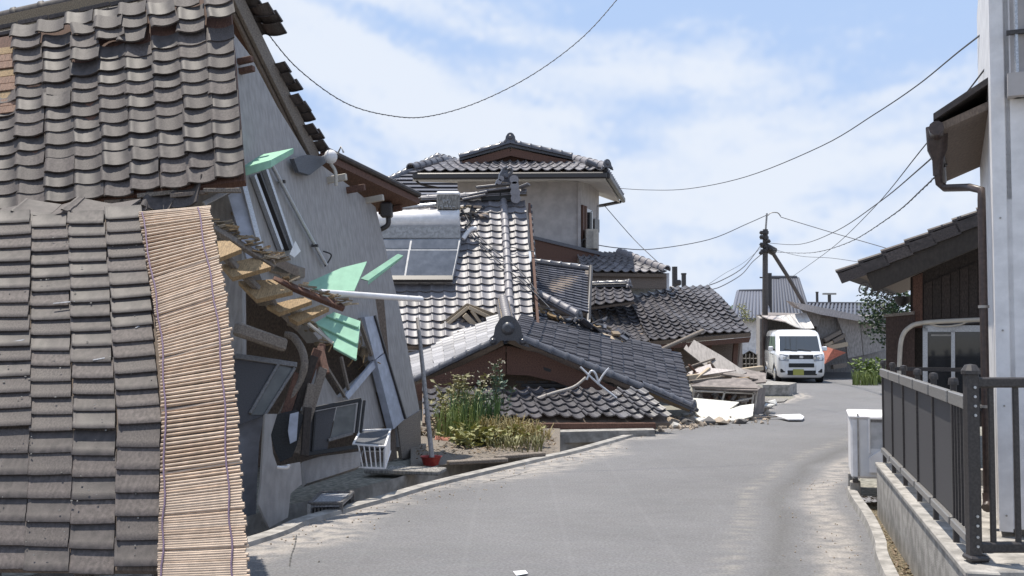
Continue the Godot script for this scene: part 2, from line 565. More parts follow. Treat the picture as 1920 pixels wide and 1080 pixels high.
	mat("pole", [0.18, 0.16, 0.15], [0.34, 0.31, 0.29], 0.5, "fine", 1.0)
	mat("branch", [0.26, 0.23, 0.20], [0.48, 0.44, 0.40], 0.85, "streak", 2.0)
	mat("alu_bright", [0.60, 0.60, 0.62], [0.72, 0.72, 0.74], 0.35, "fine", 2.0, {"metal": 0.3})
	mat("car_white", [0.80, 0.80, 0.81], [0.80, 0.80, 0.81], 0.25, "", 1.0, {"coat": 1.0})
	mat("car_glass", [0.05, 0.055, 0.06], [0.05, 0.055, 0.06], 0.05, "", 1.0, {"spec": 0.8})
	mat("lamp_glass", [0.25, 0.26, 0.28], [0.25, 0.26, 0.28], 0.1, "", 1.0, {"spec": 0.8})
	mat("chrome", [0.6, 0.6, 0.62], [0.6, 0.6, 0.62], 0.15, "", 1.0, {"metal": 0.9})
	mat("plate", [0.36, 0.35, 0.08], [0.36, 0.35, 0.08], 0.5, "", 1.0)
	for q in [["leaf_dark", 0.03, 0.06, 0.02], ["blade_green", 0.085, 0.15, 0.05], ["blade_yellow", 0.21, 0.26, 0.08], ["leaf_mid", 0.21, 0.20, 0.09], ["leaf_blue", 0.11, 0.16, 0.11], ["leaf_olive", 0.25, 0.23, 0.10], ["leaf_yellow", 0.27, 0.265, 0.10], ["straw", 0.34, 0.28, 0.13], ["straw_green", 0.20, 0.19, 0.08], ["leaf_red", 0.22, 0.07, 0.06], ["leaf_brown", 0.22, 0.16, 0.10], ["leaf_orange", 0.36, 0.17, 0.06], ["leaf_bright", 0.14, 0.20, 0.04], ["seed", 0.42, 0.38, 0.28]]:
		mat(q[0], [q[1] * 0.6, q[2] * 0.6, q[3] * 0.6], [q[1] * 1.25, q[2] * 1.25, q[3] * 1.25], 0.6, "fine", 5.0, {"backlight": [q[1] * 0.6, q[2] * 0.6, q[3] * 0.5]})
	var a = StandardMaterial3D.new()
	a.albedo_texture = tex2("fine", lin(0.74, 0.74, 0.74), lin(1.0, 1.0, 1.0), 2.0)
	a.uv1_triplanar = true; a.uv1_world_triplanar = true; a.uv1_scale = Vector3.ONE * 1.3
	a.vertex_color_use_as_albedo = true
	a.roughness = 0.85
	a.heightmap_enabled = true; a.heightmap_texture = tex2("grain", Color.BLACK, Color.WHITE, 1.5); a.heightmap_scale = 0.5
	a.cull_mode = BaseMaterial3D.CULL_DISABLED
	mats["asphalt"] = a
func set4(k): return [mats[k + "0"], mats[k + "1"], mats[k + "2"], mats[k + "3"]]

# ---------- ground, road, ditches ----------
var road_l = []; var road_r = []; var ditch_l = []
func resample(pts, zs):
	# x and z along a polyline at given depths is not unique for bends: sample by fraction instead
	var sm = smooth_line(pts, 8)
	var total = 0.0
	var acc = [0.0]
	for i in sm.size() - 1:
		total += sm[i].distance_to(sm[i + 1]); acc.append(total)
	var o = []
	for f in zs:
		var t = f * total
		var i = 0
		while i < sm.size() - 2 and acc[i + 1] < t: i += 1
		o.append(sm[i].lerp(sm[i + 1], clamp((t - acc[i]) / max(acc[i + 1] - acc[i], 0.0001), 0, 1)))
	return o
func build_ground():
	var L = [Vector3(-7.2, 0, 8), Vector3(-5.6, 0, 0), Vector3(-3.6, 0, -4.6), G(473, 1024), G(590, 979), G(728, 940), G(837, 908), G(1020, 864), G(1093, 847), G(1225, 809), G(1300, 791), G(1425, 761), Vector3(7.3, 0, -26.3), Vector3(8.0, 0, -33), Vector3(9.4, 0, -38), Vector3(15, 0, -43), Vector3(40, 0, -50)]
	var R = [Vector3(-0.4, 0, 8), Vector3(0.75, 0, 0), Vector3(1.9, 0, -4.6), G(1646, 1072), Vector3(2.75, 0, -7.8), Vector3(3.02, 0, -8.8), G(1587, 925), Vector3(3.9, 0, -11.5), Vector3(4.6, 0, -13), Vector3(5.6, 0, -14.6), Vector3(6.8, 0, -16.4), Vector3(8.4, 0, -18.8), Vector3(10.4, 0, -23), Vector3(12.2, 0, -28), Vector3(14.2, 0, -33), Vector3(19, 0, -37.5), Vector3(40, 0, -43)]
	# densify pairwise so that both edges stay in step
	var sl = smooth_line(L, 8); var sr = smooth_line(R, 8)
	road_l = sl; road_r = sr
	var D = []      # far lip of the left ditch
	for i in sl.size():
		var t = (sl[min(i + 1, sl.size() - 1)] - sl[max(i - 1, 0)]).normalized()
		var nrm = Vector3(t.z, 0, -t.x)
		if nrm.x > 0: nrm = -nrm
		var d = -sl[i].z
		var w = lerp(0.62, 1.05, clamp((d - 11.0) / 2.2, 0, 1))
		if d > 15.2: w = lerp(1.05, 0.02, clamp((d - 15.2) / 1.6, 0, 1))
		D.append(sl[i] + nrm * w)
	ditch_l = D
	var gn = FastNoiseLite.new(); gn.seed = 5; gn.frequency = 0.35; gn.fractal_octaves = 5
	# ground sheet: from the ditch to the far left and from the gutter to the far right
	var g = MB.new()
	var y0 = Vector3(0, -0.012, 0)
	for i in sl.size() - 1:
		var a = D[i] + y0; var b = D[i + 1] + y0
		g.quad(a, b, Vector3(-3000, -0.012, b.z), Vector3(-3000, -0.012, a.z))
		var oa = sr[i] + y0; var ob = sr[i + 1] + y0
		var da = -sr[i].z
		if da < 10.4: oa += Vector3(0.42, 0, 0.0)
		if -sr[i + 1].z < 10.4: ob += Vector3(0.42, 0, 0.0)
		g.quad(oa, ob, Vector3(3000, -0.012, ob.z), Vector3(3000, -0.012, oa.z))
	# behind the camera and beyond the bend
	g.quad(Vector3(-3000, -0.012, 8), Vector3(3000, -0.012, 8), Vector3(3000, -0.012, 3000), Vector3(-3000, -0.012, 3000))
	g.quad(Vector3(-3000, -0.012, -50), Vector3(40, -0.012, -50), Vector3(40, -0.012, -6000), Vector3(-3000, -0.012, -6000))
	g.quad(Vector3(40, -0.012, -43), Vector3(3000, -0.012, -43), Vector3(3000, -0.012, -6000), Vector3(40, -0.012, -6000))
	struct("ground", g, mats.land)
	# road surface, with sand and stains as vertex colours
	var st = SurfaceTool.new()
	st.begin(Mesh.PRIMITIVE_TRIANGLES)
	var nx = 48
	var grid = []
	for i in sl.size() - 1:
		var sub = 8 if -sl[i].z < 17.0 and -sl[i].z > 4.0 else 2
		for k in sub:
			var f = float(k) / sub
			var row = []
			for j in nx + 1:
				var s = float(j) / nx
				s = s + 0.06 * sin(TAU * s) * -1.0
				var p = sl[i].lerp(sl[i + 1], f).lerp(sr[i].lerp(sr[i + 1], f), s)
				row.append([p, s, Color.BLACK])
			grid.append(row)
	for i in grid.size():
		for j in nx + 1:
				var e = grid[i][j]
				var p = e[0]
				var width = grid[i][0][0].distance_to(grid[i][nx][0])
				var dl = e[1] * width; var dr = (1.0 - e[1]) * width
				var nz = gn.get_noise_2d(p.x * 1.3, p.z * 1.3)
				var nz2 = gn.get_noise_2d(p.x * 15.0 + 40, p.z * 15.0)
				var c = Color(0.192, 0.189, 0.194) * (1.0 + 0.14 * nz + 0.10 * nz2)
				# pale sand washed against the kerbs
				var sand = clamp((0.50 + 0.5 * nz - dl) * 3.0, 0, 1) * clamp(0.65 + nz2 * 1.6, 0, 1)
				var dd = abs(dr - 0.28 - 0.10 * nz)
				var sand2 = clamp((0.20 - dd) * 7.0, 0, 1) * clamp(0.7 + nz2 * 1.3, 0, 1)
				var dark2 = clamp((0.16 - abs(dr - 0.66 - 0.12 * nz)) * 6.0, 0, 1)
				c = c.lerp(Color(0.50, 0.45, 0.40), max(sand * 0.7, sand2 * 0.6))
				c = c.lerp(Color(0.12, 0.117, 0.115), dark2 * 0.7)
				c = c.lerp(Color(0.30, 0.28, 0.255), clamp((0.12 - abs(dr - 0.98 - 0.1 * nz)) * 8.0, 0, 1) * clamp(0.3 + nz2 * 2.0, 0, 0.8))
				c.a = 1.0
				e[2] = c
	for i in grid.size() - 1:
		for j in nx:
			for q in [[0, 0], [1, 0], [1, 1], [0, 0], [1, 1], [0, 1]]:
				var e = grid[i + q[0]][j + q[1]]
				st.set_color(e[2]); st.set_normal(Vector3.UP); st.add_vertex(e[0])
	struct("road", st.commit(), mats.asphalt)
	# hairline cracks
	var ck = MB.new()
	for l in [[[1345, 806], [1380, 803], [1420, 804], [1458, 808]], [[556, 1003], [553, 1022], [546, 1042], [543, 1062]], [[905, 905], [960, 893], [1010, 880], [1100, 872]]]:
		var pts = []
		for q in l: pts.append(G(q[0], q[1], 0.004))
		pts = smooth_line(pts, 8)
		for i in pts.size() - 1:
			var w = 0.004 + 0.003 * sin(i * 2.7)
			var sd = (pts[i + 1] - pts[i]).cross(Vector3.UP).normalized() * w
			ck.quad(pts[i] - sd, pts[i] + sd, pts[i + 1] + sd, pts[i + 1] - sd)
	struct("road_cracks", ck, mats.crack)
	# left ditch: kerb, walls and floor
	var kb = MB.new(); var dt = MB.new()
	for i in sl.size() - 1:
		if -sl[i].z > 16.0: break
		var a = sl[i]; var b = sl[i + 1]; var c = D[i]; var d = D[i + 1]
		var ka = a + (c - a).normalized() * min(0.15, a.distance_to(c) * 0.4); var kb2 = b + (d - b).normalized() * min(0.15, b.distance_to(d) * 0.4)
		var up = Vector3(0, 0.035, 0); var dn = Vector3(0, -0.6, 0)
		var aa = a.lerp(c, 0.02) ; var bb = b.lerp(d, 0.02)
		kb.quad(aa + up, bb + up, kb2 + up, ka + up)
		kb.quad(a + Vector3(0, -0.02, 0), b + Vector3(0, -0.02, 0), bb + up, aa + up)
		dt.quad(ka + up, kb2 + up, kb2 + dn, ka + dn)
		dt.quad(ka + dn, kb2 + dn, d + dn, c + dn)
		dt.quad(c + dn, d + dn, d + Vector3(0, 0.03, 0), c + Vector3(0, 0.03, 0))
	struct("ditch_kerb", kb, mats.concrete)
	struct("ditch_channel", dt, mats.concrete)
	# right gutter behind its kerb
	var k2 = MB.new(); var gt = MB.new()
	for i in sr.size() - 1:
		if -sr[i + 1].z > 10.6: break
		var a = sr[i]; var b = sr[i + 1]
		var x1 = Vector3(0.105, 0, -0.025); var x2 = Vector3(0.44, 0, -0.1)
		var up = Vector3(0, 0.07, 0); var dn = Vector3(0, -0.10, 0)
		k2.quad(a, b, b + up + x1 * 0.12, a + up + x1 * 0.12)
		k2.quad(a + up + x1 * 0.12, b + up + x1 * 0.12, b + up + x1, a + up + x1)
		k2.quad(a + up + x1, b + up + x1, b + dn + x1, a + dn + x1)
		gt.quad(a + dn + x1, b + dn + x1, b + dn + x2, a + dn + x2)
	struct("gutter_kerb", k2, mats.concrete)
	struct("gutter_bed", gt, mats.dirt_gutter)

# ---------- fallen eave roof in front of the left house, reed screen ----------
func build_fallen_roof():
	var t = thing("fallen_roof", "fallen slope of dark lipped roof tiles lying beside the reed screen", "roof", P(100, 1070, 6.4))
	var lo = [P(-120, 1066, 6.25), P(303, 1072, 6.25), P(303, 806, 6.75), P(-100, 812, 6.75)]
	var up = [lo[3], lo[2], P(268, 398, 8.0), P(-78, 410, 8.0)]
	var m4 = set4("tile_old")
	var reach = [Vector3(0.46, 0, 0.0), Vector3(0.44, 0, 0), Vector3(0.50, 0, 0)]
	var d1 = deck(t, "roof_deck", [lo[0], lo[1] + reach[0], lo[2] + reach[1], lo[3]], mats.wood_old, 0.06)
	var d2 = deck(t, "roof_deck", [up[0], up[1] + reach[1], up[2] + reach[2], up[3]], mats.wood_old, 0.06)
	var colshift = [0.0, 0.012, -0.006, 0.018, 0.004]
	tile_field(d1, lo, 5, 6, TILE_LIP, m4, {"jit": 0.006, "raise": 0.03, "warp": func(i, j): return [Vector3(0, -0.03 * (i % 2) + 0.02 * sin(i * 2.1), 0), Vector3.ZERO, 0.02 * sin(i * 1.7 + j)]})
	tile_field(d2, up, 5, 15, TILE_LIP, m4, {"jit": 0.006, "raise": 0.03, "warp": func(i, j): return [Vector3(0, 0.02 * sin(i * 2.1), 0), Vector3.ZERO, 0.025 * sin(i * 1.3 + 0.5 * j) + (0.06 if i == 4 else 0.0)]})
	# pale scuffs and dark lichen spots on the tiles
	var upl = plane3(up[0], up[1], up[3]); var lpl = plane3(lo[0], lo[1], lo[3])
	for q in [[125, 576, 20], [40, 648, 11], [190, 682, 11], [262, 622, 4]]:
		var pl = upl if q[1] < 806 else lpl
		var a = PL(q[0] - q[2], q[1] + 2, pl, 0.055); var b = PL(q[0] + q[2], q[1] - 2, pl, 0.055)
		part(t, "scuff", MB.new().beam(a, b, 0.010, 0.003, pl.normal), mats.slate_light)
	var spk = MB.new()
	for i in 90:
		var u = rng.randf_range(0, 295); var v = rng.randf_range(430, 1050)
		var pl = upl if v < 806 else lpl
		spk.box(PL(u, v, pl, 0.052), Vector3(rng.randf_range(0.004, 0.014), 0.004, rng.randf_range(0.004, 0.010)), Basis(Vector3.RIGHT, pl.normal, Vector3.RIGHT.cross(pl.normal)))
	part(t, "lichen_spots", spk, mats.concrete_dark).set_meta("kind", "stuff")
	# tilted loose tiles across the upper edge
	var k = 0
	for q in [[20, 396, 12], [70, 390, -8], [115, 392, 16], [165, 388, -10], [215, 390, 8]]:
		var c = P(q[0], q[1], 8.15)
		var z = Vector3(0.1 * sin(k), -0.45, 0.9).normalized() * 0.30
		var x = Vector3(1, 0.02 * q[2], 0).normalized() * 0.30
		part(t, "loose_tile", TILE_LIP[0], m4[k % 4], Transform3D(Basis(x, z.cross(x).normalized(), z), c - x * 0.5 - z * 0.4))
		k += 1
	# support under the slope
	for q in [[-60, 1060, 6.35, -40, 430, 8.05], [140, 1062, 6.35, 120, 420, 8.05], [290, 1066, 6.35, 262, 410, 8.05]]:
		part(t, "rafter", MB.new().beam(P(q[0], q[1], q[2]) + Vector3(0, -0.14, -0.08), P(q[3], q[4], q[5]) + Vector3(0, -0.14, -0.08), 0.06, 0.09, Vector3.UP, 0.005), mats.wood_grey)
	for q in [[-40, 6.6], [150, 6.6], [290, 6.6]]:
		var p = P(q[0], 1050, q[1])
		part(t, "post", MB.new().beam(p + Vector3(0, -0.1, -0.15), Vector3(p.x, 0, p.z - 0.15), 0.1, 0.1, Vector3.RIGHT), mats.wood_grey)
	# reed screen
	var s = thing("reed_screen", "tan reed blind with purple cords draped down the tile roof edge", "reed blind", P(390, 1100, 6.2))
	var le = smooth_line([P(264, 401, 7.92), P(284, 520, 7.45), P(299, 620, 7.15), P(307, 740, 6.82), P(306, 900, 6.5), P(303, 1000, 6.32), P(301, 1090, 6.16), P(300, 1180, 6.02)], 21)
	var re = smooth_line([P(397, 389, 8.0), P(414, 480, 7.6), P(432, 580, 7.25), P(446, 720, 6.85), P(456, 880, 6.5), P(464, 990, 6.3), P(470, 1085, 6.14), P(474, 1180, 6.0)], 21)
	var n = le.size()
	var gap = 0.0
	for i in n:
		var jt = Vector3(rng.randf_range(-0.004, 0.004), rng.randf_range(-0.0012, 0.0012), rng.randf_range(-0.001, 0.001))
		var je = Vector3(rng.randf_range(-0.012, 0.012), 0, 0)
		var a = le[i] + jt + Vector3(0, 0, 0.05); var b = re[i] + jt * 0.5 + je + Vector3(0, 0, 0.05)
		if i % 15 == 7: a += Vector3(0, -0.008, -0.01); b += Vector3(0, 0.006, -0.012)
		var mid = a.lerp(b, 0.5) + Vector3(0, rng.randf_range(-0.002, 0.002), 0.006 + rng.randf_range(-0.0015, 0.0015))
		part(s, "reed", MB.new().tube(smooth_line([a, mid, b], 2), 0.0106 + rng.randf_range(-0.0006, 0.0006), 7), mats.reed if rng.randf() < 0.75 else mats.reed2)
	for f in [0.06, 0.84]:
		var pts = []
		for i in range(0, n, 2):
			pts.append(le[i].lerp(re[i], f + 0.012 * sin(i * 0.3)) + Vector3(0, 0, 0.066 + 0.004 * (i % 4)))
		part(s, "cord", MB.new().tube(pts, 0.006, 5), mats.cord)
	# broken sheathing and rafters showing past the reed screen
	var r = thing("broken_rafters", "splintered brown sheathing boards and rafters jutting out behind reed screen", "roof timber", P(450, 640, 8.3))
	var nm = Vector3(0.12, 0.80, 0.58)
	var boards = [[[407, 452], [430, 451], [453, 467], [412, 483]], [[415, 496], [479, 482], [508, 500], [436, 520]], [[447, 527], [510, 524], [549, 546], [481, 561]], [[500, 573], [568, 556], [585, 564], [524, 586]], [[539, 593], [602, 571], [617, 577], [558, 604]]]
	k = 0
	for bd in boards:
		var cu = 0.0; var cv = 0.0
		for q in bd: cu += q[0] / 4.0; cv += q[1] / 4.0
		var pl = planeN(P(cu, cv, 9.0 + 0.12 * k), nm)
		var b = part(r, "sheathing_board", MB.new().prism(onpl(bd, pl), -nm.normalized() * 0.045), mats.wood_raw)
		k += 1
	# the dark rails they are nailed to, with mud and straw left on top
	var rails = [[[401, 428, 9.15], [516, 500, 9.3]], [[512, 524, 9.45], [645, 578, 9.7]], [[410, 470, 9.0], [560, 615, 9.5]]]
	for q in rails:
		part(r, "rail", MB.new().beam(P(q[0][0], q[0][1], q[0][2]), P(q[1][0], q[1][1], q[1][2]), 0.07, 0.05, nm, 0.006), mats.wood_grey if k % 2 else mats.wood_brown)
		k += 1
	for i in 90:
		var f = rng.randf()
		var q = rails[0] if i < 55 else rails[1]
		var a = P(q[0][0], q[0][1], q[0][2]).lerp(P(q[1][0], q[1][1], q[1][2]), clamp(f, 0.02, 0.98)) + Vector3(rng.randf_range(-0.02, 0.1), rng.randf_range(0.02, 0.09), rng.randf_range(-0.1, 0.03))
		var e = Vector3(rng.randf_range(0.6, 1.0), rng.randf_range(-0.25, 0.35), rng.randf_range(-0.4, 0.4)).normalized() * rng.randf_range(0.05, 0.15)
		part(r, "splinter", MB.new().beam(a - e * 0.5, a + e * 0.5, rng.randf_range(0.015, 0.045), rng.randf_range(0.008, 0.022)), [mats.wood_raw, mats.mud, mats.wood_pale, mats.mud][i % 4])

# ---------- leaning house ----------
var WALL
func build_leaning_house():
	var A = P(785, 850, 13.8); var B = P(690, 385, 13.2); var D = P(480, 1000, 9.5)
	WALL = plane3(A, B, D)
	var n = WALL.normal
	var t = thing("leaning_house", "leaning grey mortar house with slipped brown tile roof", "house", G(640, 960))
	var wall_px = [[436, 60], [470, 105], [520, 200], [575, 290], [606, 312], [660, 352], [704, 388], [724, 470], [752, 590], [786, 765], [786, 850], [748, 838], [742, 792], [728, 740], [700, 668], [668, 640], [600, 640], [560, 590], [505, 560], [470, 470], [448, 380]]
	part(t, "mortar_wall", MB.new().prism(onpl(wall_px, WALL), -n * 0.16), mats.mortar)
	# front wall under the slipped roof, and what closes the house behind it
	part(t, "front_wall", MB.new().prism([P(-90, 380, 9.9), P(452, 330, 10.0), P(458, 1000, 9.6), P(-90, 1000, 9.6)], Vector3(0, 0, -0.14)), mats.mortar)
	# inner rooms behind the torn wall: back wall, side and ceiling
	var ip = planeN(P(520, 700, 12.6), Vector3(0.35, 0.0, 0.94))
	part(t, "inner_wall", MB.new().prism(onpl([[330, 380], [720, 560], [745, 860], [330, 1010]], ip), -ip.normal * 0.1), mats.wood_old)
	var ceil_c = [P(400, 440, 9.6), P(560, 520, 10.6), P(600, 520, 12.8), P(400, 440, 12.8)]
	part(t, "inner_ceiling", MB.new().prism(ceil_c, Vector3(0, 0.1, 0)), mats.wood_old)
	part(t, "corner_board", MB.new().prism(onpl([[743, 796], [786, 770], [787, 862], [752, 860]], WALL, 0.02), -n * 0.05), mats.wood_grey)
	# torn edge: mud and lath showing where the mortar broke away
	var tp = [[448, 380], [470, 470], [505, 560], [560, 590], [600, 640], [668, 640], [700, 668]]
	for i in 44:
		var s = rng.randf() * 5.98
		var a = tp[int(s)]; var b = tp[int(s) + 1]; var f = s - int(s)
		var p = PL(lerp(float(a[0]), float(b[0]), f) + rng.randf_range(-5, 7), lerp(float(a[1]), float(b[1]), f) + rng.randf_range(-5, 6), WALL, rng.randf_range(-0.1, 0.03))
		if i % 3 == 0:
			part(t, "lath", MB.new().beam(p, p + Vector3(rng.randf_range(-0.25, 0.25), rng.randf_range(-0.22, 0.05), rng.randf_range(-0.1, 0.1)), 0.022, 0.008, n), mats.wood_raw)
		else:
			part(t, "mud_lump", MB.new().box(p, Vector3(rng.randf_range(0.04, 0.15), rng.randf_range(0.03, 0.12), 0.07), Basis.from_euler(Vector3(rng.randf(), rng.randf() * 3, rng.randf() * 2)), 0.015), mats.mud)
	# front roof slope
	var c = [P(-72, 412, 9.05), P(459, 338, 9.3), P(430, -12, 10.6), P(-72, 84, 10.35)]
	var dk = deck(t, "upper_roof", c, mats.wood_brown, 0.08)
	var heave = func(i, j):
		# tiles pushed up and slid in a ragged band under the ridge
		var w = Vector3.ZERO; var q = Vector3.ZERO; var r = 0.025 * sin(i * 1.9) + 0.018 * sin(j * 1.1 + i)
		var band = 11.3 + 0.15 * (i - 5.0)
		if i >= 4 and abs(j - band) < 1.2:
			w = Vector3(0.03 * sin(i * 5.0), 0.05 + 0.04 * sin(i * 3.0), 0.05)
			q = Vector3(0.12 * sin(i * 4.0 + j), 0.0, -0.16)
			r += 0.12 * sin(i * 2.7 + j * 1.3)
		elif j > band + 1.0:
			w = Vector3(-0.02, 0.03, 0.03)
			r -= 0.05
		w += Vector3(0, 0.015 * sin(i * 2.3 + j * 0.4), 0)
		return [w, q, r]
	tile_field(dk, c, 10, 14, TILE_OLD, set4("tile_old"), {"jit": 0.012, "raise": 0.03, "warp": heave, "skip": func(i, j): return (i <= 1 and j >= 9)})
	# bare boards where the tiles have gone
	var rpl = plane3(c[0], c[1], c[3])
	for i in 9:
		var v = 92 + i * 14
		part(dk, "roof_board", MB.new().prism(onpl([[-70, v + 14], [92, v - 6], [92, v + 6], [-70, v + 26]], rpl, 0.05 + 0.006 * (i % 3)), -rpl.normal * 0.02), mats.wood_red if i % 3 else mats.wood_raw)
	# broken tiles and laths hanging under the slipped eave
	for i in 9:
		var u = -20 + i * 46 + rng.randf_range(-14, 14)
		var p = P(u, 404 - i * 7.0 + rng.randf_range(-6, 6), 9.3)
		var zz = Vector3(rng.randf_range(-0.25, 0.25), rng.randf_range(-0.9, -0.5), rng.randf_range(0.2, 0.7)).normalized() * 0.26
		var xx = Vector3(1, rng.randf_range(-0.35, 0.35), rng.randf_range(-0.2, 0.2)).normalized() * 0.27
		part(t, "hanging_tile", TILE_S[0], mats["tile_old%d" % (i % 4)], Transform3D(Basis(xx, zz.cross(xx).normalized(), zz), p - xx * 0.5))
	for i in 7:
		var u = 10 + i * 62
		part(t, "eave_lath", MB.new().beam(P(u, 404 - i * 8 + rng.randf_range(-5, 5), 9.2), P(u + 70, 398 - i * 8 + rng.randf_range(-8, 8), 9.25), 0.06, 0.04, Vector3.UP, 0.004), mats.wood_old if i % 2 else mats.wood_grey)
	# ridge: dark courses of flat tiles with caps
	var r0 = P(-80, 104, 10.6); var r1 = P(434, -8, 10.85)
	for l in 4:
		var o = Vector3(0, 0.085 * l, -0.03 * l)
		var nseg = 9
		for i in nseg:
			var a = r0.lerp(r1, (i + 0.01) / nseg) + o; var b = r0.lerp(r1, (i + 0.99) / nseg) + o
			part(t, "ridge_course", MB.new().beam(a + Vector3(0, rng.randf_range(-0.01, 0.01), 0), b + Vector3(0, rng.randf_range(-0.01, 0.01), 0), 0.34 - 0.02 * l, 0.05, Vector3.UP, 0.008), mats["tile_old%d" % (i % 4)])
	part(t, "ridge_core", MB.new().beam(r0 + Vector3(0, 0.12, -0.05), r1 + Vector3(0, 0.12, -0.05), 0.26, 0.34), mats.mud)
	cap_row(t, r0 + Vector3(0, 0.32, -0.1), r1 + Vector3(0, 0.32, -0.1), 0.10, 0.30, mats.tile_old1, "ridge_cap")
	# far slope: verge board, soffit and ragged tile ends
	var v0 = P(432, -20, 10.75); var v1 = P(584, 290, 12.2)
	var rd = -n
	rd = Vector3(rd.x, 0, rd.z).normalized()
	var fc = [v1, v1 + rd * 3.0, v0 + rd * 3.0, v0]
	var nn = (v1 - v0).cross(rd).normalized()
	if nn.y < 0: nn = -nn
	var fd = part(t, "far_roof", MB.new().prism([v1, v1 + rd * 3.0, v0 + rd * 3.0, v0], -nn * 0.10), mats.wood_brown)
	part(t, "verge_board", MB.new().beam(v0 + Vector3(0, -0.05, 0) - rd * 0.05, v1 + Vector3(0, -0.05, 0) - rd * 0.05, 0.05, 0.20, nn, 0.006), mats.wood_grey)
	part(t, "verge_board", MB.new().beam(v0 + Vector3(0, -0.17, 0) - rd * 0.0, v1 + Vector3(0, -0.17, 0) - rd * 0.0, 0.04, 0.10, nn, 0.006), mats.wood_old)
	var m4 = set4("tile_old")
	for j in 16:
		if j in [5, 6]: continue
		for i in 2:
			var a = v0.lerp(v1, j / 16.0)
			var Z = (v1 - v0) / 16.0
			var X = -rd * 0.3
			var lift = nn * (0.05 + 0.05 * sin(j * 2.3)) + (nn * 0.12 - rd * 0.08 if j in [2, 3, 4] else Vector3.ZERO)
			part(fd, "roof_tile", TILE_S[0], m4[(j + i) % 4], Transform3D(Basis(X, (nn + Vector3(0.1 * sin(j * 3.0), 0, 0)).normalized(), Z), a + rd * (0.3 * (i + 1) - 0.18) + lift))
	# short purlin ends under the verge
	for q in [[447, 116], [450, 134]]:
		var p = PL(q[0], q[1], WALL)
		part(t, "purlin_end", MB.new().beam(p - n * 0.1, p + n * 0.16, 0.06, 0.06, Vector3.UP, 0.006), mats.wood_brown)
	# lower wing eave at the far end of the wall
	var e0 = P(560, 296, 12.3); var e1 = P(742, 380, 13.9)
	var wing = [e0 + n * 0.35, e1 + n * 0.35, e1 - n * 1.6, e0 - n * 1.6]
	var wn = (e1 - e0).cross(n).normalized()
	if wn.y < 0: wn = -wn
	var wd = part(t, "wing_roof", MB.new().prism(wing, -wn * 0.09), mats.wood_brown)
	part(wd, "verge_tile", MB.new().beam(e0 + n * 0.33 + wn * 0.04, e1 + n * 0.33 + wn * 0.04, 0.14, 0.07, wn, 0.02), mats.tile_old1)
	for i in 4:
		var p = PL(615 + i * 36, 338 + i * 19, WALL)
		part(wd, "rafter_end", MB.new().beam(p - n * 0.1, p + n * 0.24, 0.055, 0.08, Vector3.UP, 0.006), mats.wood_brown if i % 2 else mats.pvc_beige)
	# gutter hopper and elbow at the wing eave
	var g0 = P(725, 383, 13.6)
	part(t, "gutter_hopper", MB.new().box(g0 + Vector3(0, -0.08, 0), Vector3(0.16, 0.2, 0.16), Basis.IDENTITY, 0.02), mats.dark_metal)
	part(t, "gutter_elbow", MB.new().tube(smooth_line([g0 + Vector3(0.02, -0.15, 0), g0 + Vector3(0.02, -0.27, 0), g0 + Vector3(-0.06, -0.33, 0), g0 + Vector3(-0.18, -0.36, 0), P(701, 416, 13.4)], 5), 0.035, 8), mats.dark_metal)
	# vertical joint strips and trim on the wall
	part(t, "conduit", MB.new().tube([PL(497, 302, WALL, 0.05), PL(560, 420, WALL, 0.05), PL(604, 498, WALL, 0.05)], 0.022, 8), mats.aluminium)
	for q in [[521, 342], [583, 462]]:
		part(t, "conduit_clip", MB.new().box(PL(q[0], q[1], WALL, 0.05), Vector3(0.07, 0.03, 0.06)), mats.dark_metal)
	part(t, "cable_end", MB.new().tube(smooth_line([PL(600, 472, WALL, 0.04), PL(606, 480, WALL, 0.1), PL(607, 492, WALL, 0.06), PL(602, 500, WALL, 0.05)], 5), 0.009, 5), mats.black)
	for q in [[468, 330, 520, 470, 0.05], [478, 326, 533, 470, 0.03], [490, 318, 541, 468, 0.05]]:
		part(t, "window_jamb", MB.new().beam(PL(q[0], q[1], WALL, 0.04), PL(q[2], q[3], WALL, 0.04), q[4], 0.05, n), mats.aluminium if q[4] > 0.04 else mats.dark_metal)
	# torn sash below the roof corner
	var sp = planeN(P(430, 410, 9.7), Vector3(0.45, 0.12, 0.88))
	part(t, "sash_panel", MB.new().prism(onpl([[428, 366], [452, 348], [500, 500], [470, 508]], sp), -sp.normal * 0.03), mats.sash_blue)
	part(t, "sash_rail", MB.new().beam(PL(380, 384, sp, 0.03), PL(455, 344, sp, 0.03), 0.05, 0.06, sp.normal, 0.006), mats.aluminium)
	part(t, "sash_rail", MB.new().beam(PL(455, 345, sp, 0.03), PL(494, 492, sp, 0.03), 0.05, 0.035, sp.normal, 0.006), mats.aluminium)
	part(t, "torn_film", MB.new().prism(onpl([[524, 480], [535, 455], [545, 474], [533, 486]], WALL, 0.12), -n * 0.004), mats.white_paint)
	# pale vent box by the wing ridge, and the dark flashing beside it
	part(t, "flashing", MB.new().prism(onpl([[535, 300], [560, 293], [590, 296], [607, 290], [600, 305], [566, 331], [545, 325]], WALL, 0.1), -n * 0.05), mats.slate)
	var vb = P(620, 294, 11.7)
	part(t, "lamp_globe", MB.new().loft(globe(vb, 0.08), true, true, true), mats.white_paint)
	part(t, "lamp_bracket", MB.new().tube(smooth_line([vb + Vector3(0.0, -0.08, 0), vb + Vector3(0.06, -0.18, 0.02), vb + Vector3(0.07, -0.34, 0.02)], 4), 0.02, 6), mats.pvc_beige)
	part(t, "lamp_bracket", MB.new().tube([vb + Vector3(0.08, 0.03, 0), vb + Vector3(0.12, 0.12, 0), vb + Vector3(0.15, 0.05, 0)], 0.012, 5), mats.steel)
